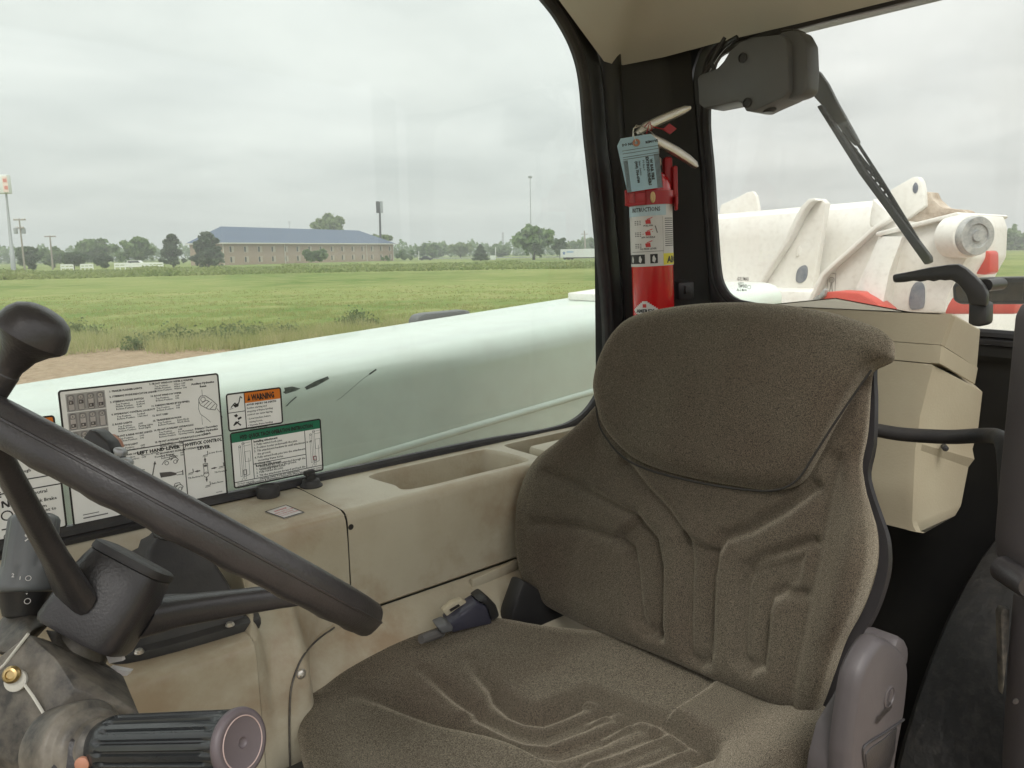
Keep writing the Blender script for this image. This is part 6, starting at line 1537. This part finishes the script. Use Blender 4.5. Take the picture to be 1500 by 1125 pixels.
# ================================================================== POLES AND SIGNS
def at_px(x, y, dist): d = ray(x, y); return d * (dist / math.hypot(d.x, d.y))
def mperpx(x, dist): b = ground(x, dist); return (b.x * CF + b.y * SF) / FL
def hz(x): return Vector((RGT.x, RGT.y, 0)).normalized()
HR = Vector((RGT.x, RGT.y, 0)).normalized(); HF = Vector((CF, SF, 0)); UP = Vector((0, 0, 1))
ds = 150; b0 = ground(18, ds); t0 = at_px(9, 283, ds); s_ = mperpx(9, ds)
ps = root('pole_sign', b0, 'white and red sign box on a tall tapered grey pole at the left edge', 'sign')
g = Geo(); g.tube([b0, b0.lerp(t0, .3), b0.lerp(t0, .31), t0], [3.4 * s_, 3.0 * s_, 2.4 * s_, 1.3 * s_], 14); g.build('pole', M['pole_steel'], ps)
c = at_px(5, 270, ds); g = Geo(); g.box(c, HR * 8.5 * s_, HF * 5 * s_, UP * 13 * s_, .1); sb_ = g.build('sign_box', M['far_white'], ps)
fs = Flat(at_px(0, 257, ds) - HF * (5.05 * s_), HR, -UP, -HF)
M['sign_red'] = mat('faded_red', (.62, .22, .18), .6)
M['sign_pale'] = mat('faded_pink', (.80, .62, .56), .6)
fs.rect(5.5 * s_, 2 * s_, 13 * s_, 23.5 * s_, 'sign_pale', 'sign_face', .02); fs.rect(6.5 * s_, 5 * s_, 12 * s_, 10 * s_, 'sign_red', 'sign_lettering', .04); fs.rect(7.5 * s_, 15 * s_, 12.5 * s_, 20 * s_, 'sign_red', 'sign_lettering', .04); fs.build(ps)
def utility_pole(x0, y0, x1, ds, arms, label, cans=()):
    b0 = ground(x0, ds); t0 = at_px(x1, y0, ds); s_ = mperpx(x0, ds)
    o = root('utility_pole', b0, label, 'utility pole', 'wooden utility poles')
    g = Geo(); g.tube([b0, t0], [1.5 * s_, .95 * s_], 10); g.build('pole', M['pole_wood'], o)
    for (y, h) in arms:
        c = at_px(x1 + (x0 - x1) * .1, y, ds); g = Geo(); g.box(c, HR * h * s_, HF * .12, UP * .12); g.build('crossarm', M['pole_wood'], o)
        for k in (-.9, -.5, .5, .9):
            g = Geo(); g.lathe(c + HR * (h * s_ * k), UP, [(.08, 0), (.10, .15), (.05, .3), (.01, .3)], 8); g.build('insulator', M['trim'], o)
    for (x, y) in cans:
        c = at_px(x, y, ds); g = Geo(); g.lathe(c, UP, [(.1, -.55), (.32, -.5), (.34, .45), (.2, .55), (.01, .56)], 12); g.build('transformer', M['pole_steel'], o)
    return o
utility_pole(34.5, 320, 28, 165, ((322, 8.5), (334, 6)), 'leaning wooden utility pole with transformers, right beside the pole sign', ((23, 338), (34.5, 338)))
utility_pole(76, 345, 73, 210, ((346.5, 8),), 'shorter wooden utility pole with one crossarm, above the trees left')
utility_pole(858, 338, 856, 330, ((343, 5),), 'faint distant utility pole above the truck trailer')
ds = 300; b0 = ground(558, ds); t0 = at_px(556, 296, ds); s_ = mperpx(556, ds)
dsn = root('tall_sign', b0, 'dark twin panel sign on a black pole behind the right end of the hotel', 'sign')
g = Geo(); g.tube([b0, t0], [1.8 * s_, 1.3 * s_], 10); g.build('pole', M['dark_metal'], dsn)
for x_, w_ in ((553.2, 2.2), (558.6, 2.2)):
    c = at_px(x_, 303.5, ds); g = Geo(); g.box(c, HR * w_ * s_, HF * 1.2 * s_, UP * 8.2 * s_, .05); g.build('sign_panel', M['dark_metal'] if x_ < 555 else M['pole_steel'], dsn, False)
ds = 320; b0 = ground(778, ds); t0 = at_px(776.5, 259, ds); s_ = mperpx(777, ds)
lm = root('light_mast', b0, 'very tall thin highway light mast rising above the biggest tree', 'lamp post')
g = Geo(); g.tube([b0, t0], [.9 * s_, .45 * s_], 8); g.build('pole', M['pole_steel'], lm); g = Geo(); g.lathe(t0, UP, [(.5 * s_, -.6), (2.8 * s_, -.5), (3.2 * s_, .2), (1 * s_, .5), (.1, .5)], 14); g.build('lamp_ring', M['pole_steel'], lm)
ds = 420; b0 = ground(737, ds); t0 = at_px(736.5, 340, ds); s_ = mperpx(737, ds)
lt = root('lattice_tower', b0, 'small grey lattice tower left of the biggest tree', 'tower'); g = Geo()
for sx_, sy_ in ((-1, -1), (1, -1), (1, 1), (-1, 1)): g.tube([b0 + HR * (1.6 * s_ * sx_) + HF * (1.6 * s_ * sy_), t0 + HR * (.8 * s_ * sx_) + HF * (.8 * s_ * sy_)], .35 * s_, 6)
for k in range(8):
    z = k / 8; w_ = 1.6 - .8 * z; p = b0.lerp(t0, z); q = b0.lerp(t0, z + .125); g.tube([p - HR * w_ * s_, q + HR * w_ * s_], .22 * s_, 5); g.tube([p + HR * w_ * s_, q - HR * w_ * s_], .22 * s_, 5)
g.build('lattice', M['pole_steel'], lt)
for x_, yt, ds, lb in ((613.5, 368, 300, 'short white post left of the dark car'), (726, 362, 300, 'thin white post just right of the small conical evergreen')):
    b0 = ground(x_, ds); t0 = at_px(x_, yt, ds); o = Geo().tube([b0, t0], .14, 8).build('roadside_post', M['far_white'], None); tag(o, lb, 'post', 'roadside posts')

# white board fences
def fence(x0, x1, y0, y1, ds, label, nr=2):
    a, b = ground(x0, ds), ground(x1, ds); h = at_px((x0 + x1) / 2, y0, ds).z - GZ
    o = root('white_fence', (a + b) / 2, label, 'fence', 'white board fences'); L_ = (b - a).length; n = max(3, int(L_ / 1.6)); ee = (b - a).normalized()
    for k in range(n + 1):
        p = a.lerp(b, k / n); g = Geo(); g.abox((p.x - .08, p.y - .08, GZ), (p.x + .08, p.y + .08, GZ + h)); g.build('post', M['far_white'], o, False)
    for r in range(nr):
        z = GZ + h * (.92 - .38 * r); g = Geo(); c = (a + b) / 2; g.box(Vector((c.x, c.y, z)) - HF * .1, ee * (L_ / 2), Vector((-ee.y, ee.x, 0)) * .03, UP * (h * .13)); g.build('rail', M['far_white'], o, False)
fence(88, 106, 387.5, 393, 175, 'short white board fence, left of the dark tree')
fence(117, 135, 387, 392, 175, 'short white board fence, between the dark tree and the dark round bush')
fence(167, 190, 385.5, 391, 175, 'white board fence in front of the white car')
fence(192, 238, 385, 390, 178, 'longest white board fence, running right of the white car to the evergreen')

# ---- vehicles far off
def wheel_set(o, a, ex_, L_, W2, r, xs):
    for u in xs:
        for sgn in (-1, 1):
            c = a + ex_ * u + HF * (sgn * W2) + UP * r; g = Geo(); g.lathe(c - HF * .12, HF, [(r * .6, 0), (r, .02), (r, .22), (r * .6, .24)], 16); g.build('wheel', M['rubber'], o)
def car(xc_, ds, L_, H, m, label, sh):
    b = ground(xc_, ds); o = root('parked_car', b, label, 'car'); P_ = lambda u, z, w_: b + HR * u * L_ + UP * z * H + HF * w_
    low = [(-.5, .18), (-.5, .50), (-.46, .58), (-.26, .62), (.30, .62), (.47, .55), (.5, .42), (.5, .18)]
    g = Geo(); g.loft([[P_(u, z, -.9) for u, z in low], [P_(u, z, .9) for u, z in low]]); g.build('body', m, o, auto=30)
    cab_ = [(-.30, .60), (-.20, .97), (-.14, 1.0), (.12, 1.0), (.30, .60)] if not sh else [(-.46, .60), (-.42, .97), (-.36, 1.0), (.10, 1.0), (.26, .60)]
    g = Geo(); g.loft([[P_(u, z, -.8) for u, z in cab_], [P_(u, z, .8) for u, z in cab_]]); g.build('cabin', m, o, auto=30)
    gl = [(u * .9 + (.0), .62 + (z - .60) * .8) for u, z in cab_]; g = Geo(); g.loft([[P_(u, z, -.83) for u, z in gl], [P_(u, z, .83) for u, z in gl]]); g.build('side_window', M['pane'], o, auto=30)
    wheel_set(o, b, HR, L_, .78, .33, (-.30 * L_, .31 * L_))
M['car_dark'] = mat('dark_car_paint', (.02, .022, .026), .3, coat=.5); M['car_white'] = mat('white_car_paint', (.7, .7, .7), .3, coat=.5)
car(201, 215, 5.2, 1.75, M['car_white'], 'white car behind the white board fences on the left', 1)
car(624, 285, 4.9, 1.55, M['car_dark'], 'dark car on the road right of the hotel', 0)
# highway guard rail
a, b = ground(632, 290), ground(822, 262); ee = (b - a).normalized()
gr = root('guard_rail', (a + b) / 2, 'long grey highway guard rail at the far edge of the field', 'guard rail'); g = Geo(); g.box((a + b) / 2 + UP * .65, ee * ((b - a).length / 2), Vector((-ee.y, ee.x, 0)) * .05, UP * .16); g.build('rail', M['pole_steel'], gr, False)
for k in range(0, 21):
    p = a.lerp(b, k / 20) + HF * .12; g = Geo(); g.abox((p.x - .07, p.y - .07, GZ), (p.x + .07, p.y + .07, GZ + .75)); g.build('post', M['pole_wood'], gr, False)
rd0, rd1 = ground(560, 300), ground(1000, 262); rn = Vector((-(rd1 - rd0).y, (rd1 - rd0).x, 0)).normalized() * 5
M['road'] = mat('asphalt', (.16, .155, .15), .9, vary=((.12, .12, .12), .5, .6))
o = mk('highway', [rd0 + UP * .01, rd1 + UP * .01, rd1 + rn + UP * .01, rd0 + rn + UP * .01], [[0, 1, 2, 3]], M['road'], None, False); tag(o, kind='structure')
# truck with white trailer and blue star
ds = 235; b = ground(821, ds); s_ = mperpx(821, ds); b2 = ground(905, ds - 14)
ee = (b2 - b).normalized(); nn = Vector((-ee.y, ee.x, 0)); nn = nn if nn.dot(HF) > 0 else -nn
L_ = (b2 - b).length
tr = root('truck_trailer', b, 'white box truck trailer with a blue star logo, cut by the window frame', 'trailer')
zt_, zb_ = at_px(830, 365, ds).z - GZ, at_px(830, 377, ds).z - GZ
TP = lambda u, v, z: b + ee * u + nn * v + UP * z
g = Geo(); g.prism([TP(0, 0, zb_), TP(L_, 0, zb_), TP(L_, 2.6, zb_), TP(0, 2.6, zb_)], (0, 0, zt_ - zb_)); g.build('box_body', M['car_white'], tr, False)
g = Geo(); g.box(TP(L_ / 2, 1.3, zb_ - .15), ee * (L_ / 2 - .3), nn * .5, UP * .14); g.build('chassis', M['dark_metal'], tr, False)
M['blue'] = mat('blue_logo', (.03, .10, .38), .5); M['blue2'] = mat('pale_blue_print', (.28, .42, .62), .6)
ft = Flat(TP(0, -.01, zt_), ee, -UP, -nn); st_ = []
for k in range(10): q = -math.pi / 2 + k * math.pi / 5; r_ = (.62 if k % 2 == 0 else .27) * (3.3 * s_ / .62) * .95; st_.append((7.0 * s_ + r_ * math.cos(q), 5.6 * s_ + r_ * math.sin(q)))
ft._a('star_logo', 'blue', [(7.0 * s_, 5.6 * s_)] + st_, [[0, 1 + k, 1 + (k + 1) % 10] for k in range(10)], .02)
ft.rect(12 * s_, 3 * s_, 25 * s_, 5 * s_, 'blue2', 'trailer_lettering', .02); ft.build(tr)
g_ = [o_ for o_ in (1.5, 2.7, L_ - 3, L_ - 1.8)]
for u in g_:
    for v in (.3, 2.3):
        c = TP(u, v, .5); g = Geo(); g.lathe(c - nn * .15, nn, [(.3, 0), (.5, .02), (.5, .28), (.3, .3)], 16); g.build('wheel', M['rubber'], tr)
b = ground(722, 262)
o = root('utility_cabinet', b, 'small pale box beside the conical evergreen', 'cabinet'); g = Geo(); g.abox((b.x - .8, b.y - .5, GZ), (b.x + .8, b.y + .5, GZ + 1.5), .03); g.build('cabinet_body', M['far_white'], o); g = Geo(); g.abox((b.x - .9, b.y - .6, GZ + 1.5), (b.x + .9, b.y + .6, GZ + 1.6)); g.build('cabinet_lid', M['pole_steel'], o)

# ================================================================== HAZE
hm = bpy.data.materials.new('thin_air'); hm.use_nodes = True
t = hm.node_tree; t.nodes.clear(); ho = t.nodes.new('ShaderNodeOutputMaterial'); pv = t.nodes.new('ShaderNodeVolumePrincipled')
pv.inputs['Color'].default_value = (.92, .94, .95, 1); pv.inputs['Density'].default_value = HAZE
t.links.new(pv.outputs[0], ho.inputs['Volume'])
g = Geo(); g.abox((-3100, -3100, GZ - 1), (3100, 3100, 60)); hz_ = g.build('haze', hm, None, False); tag(hz_, kind='stuff')
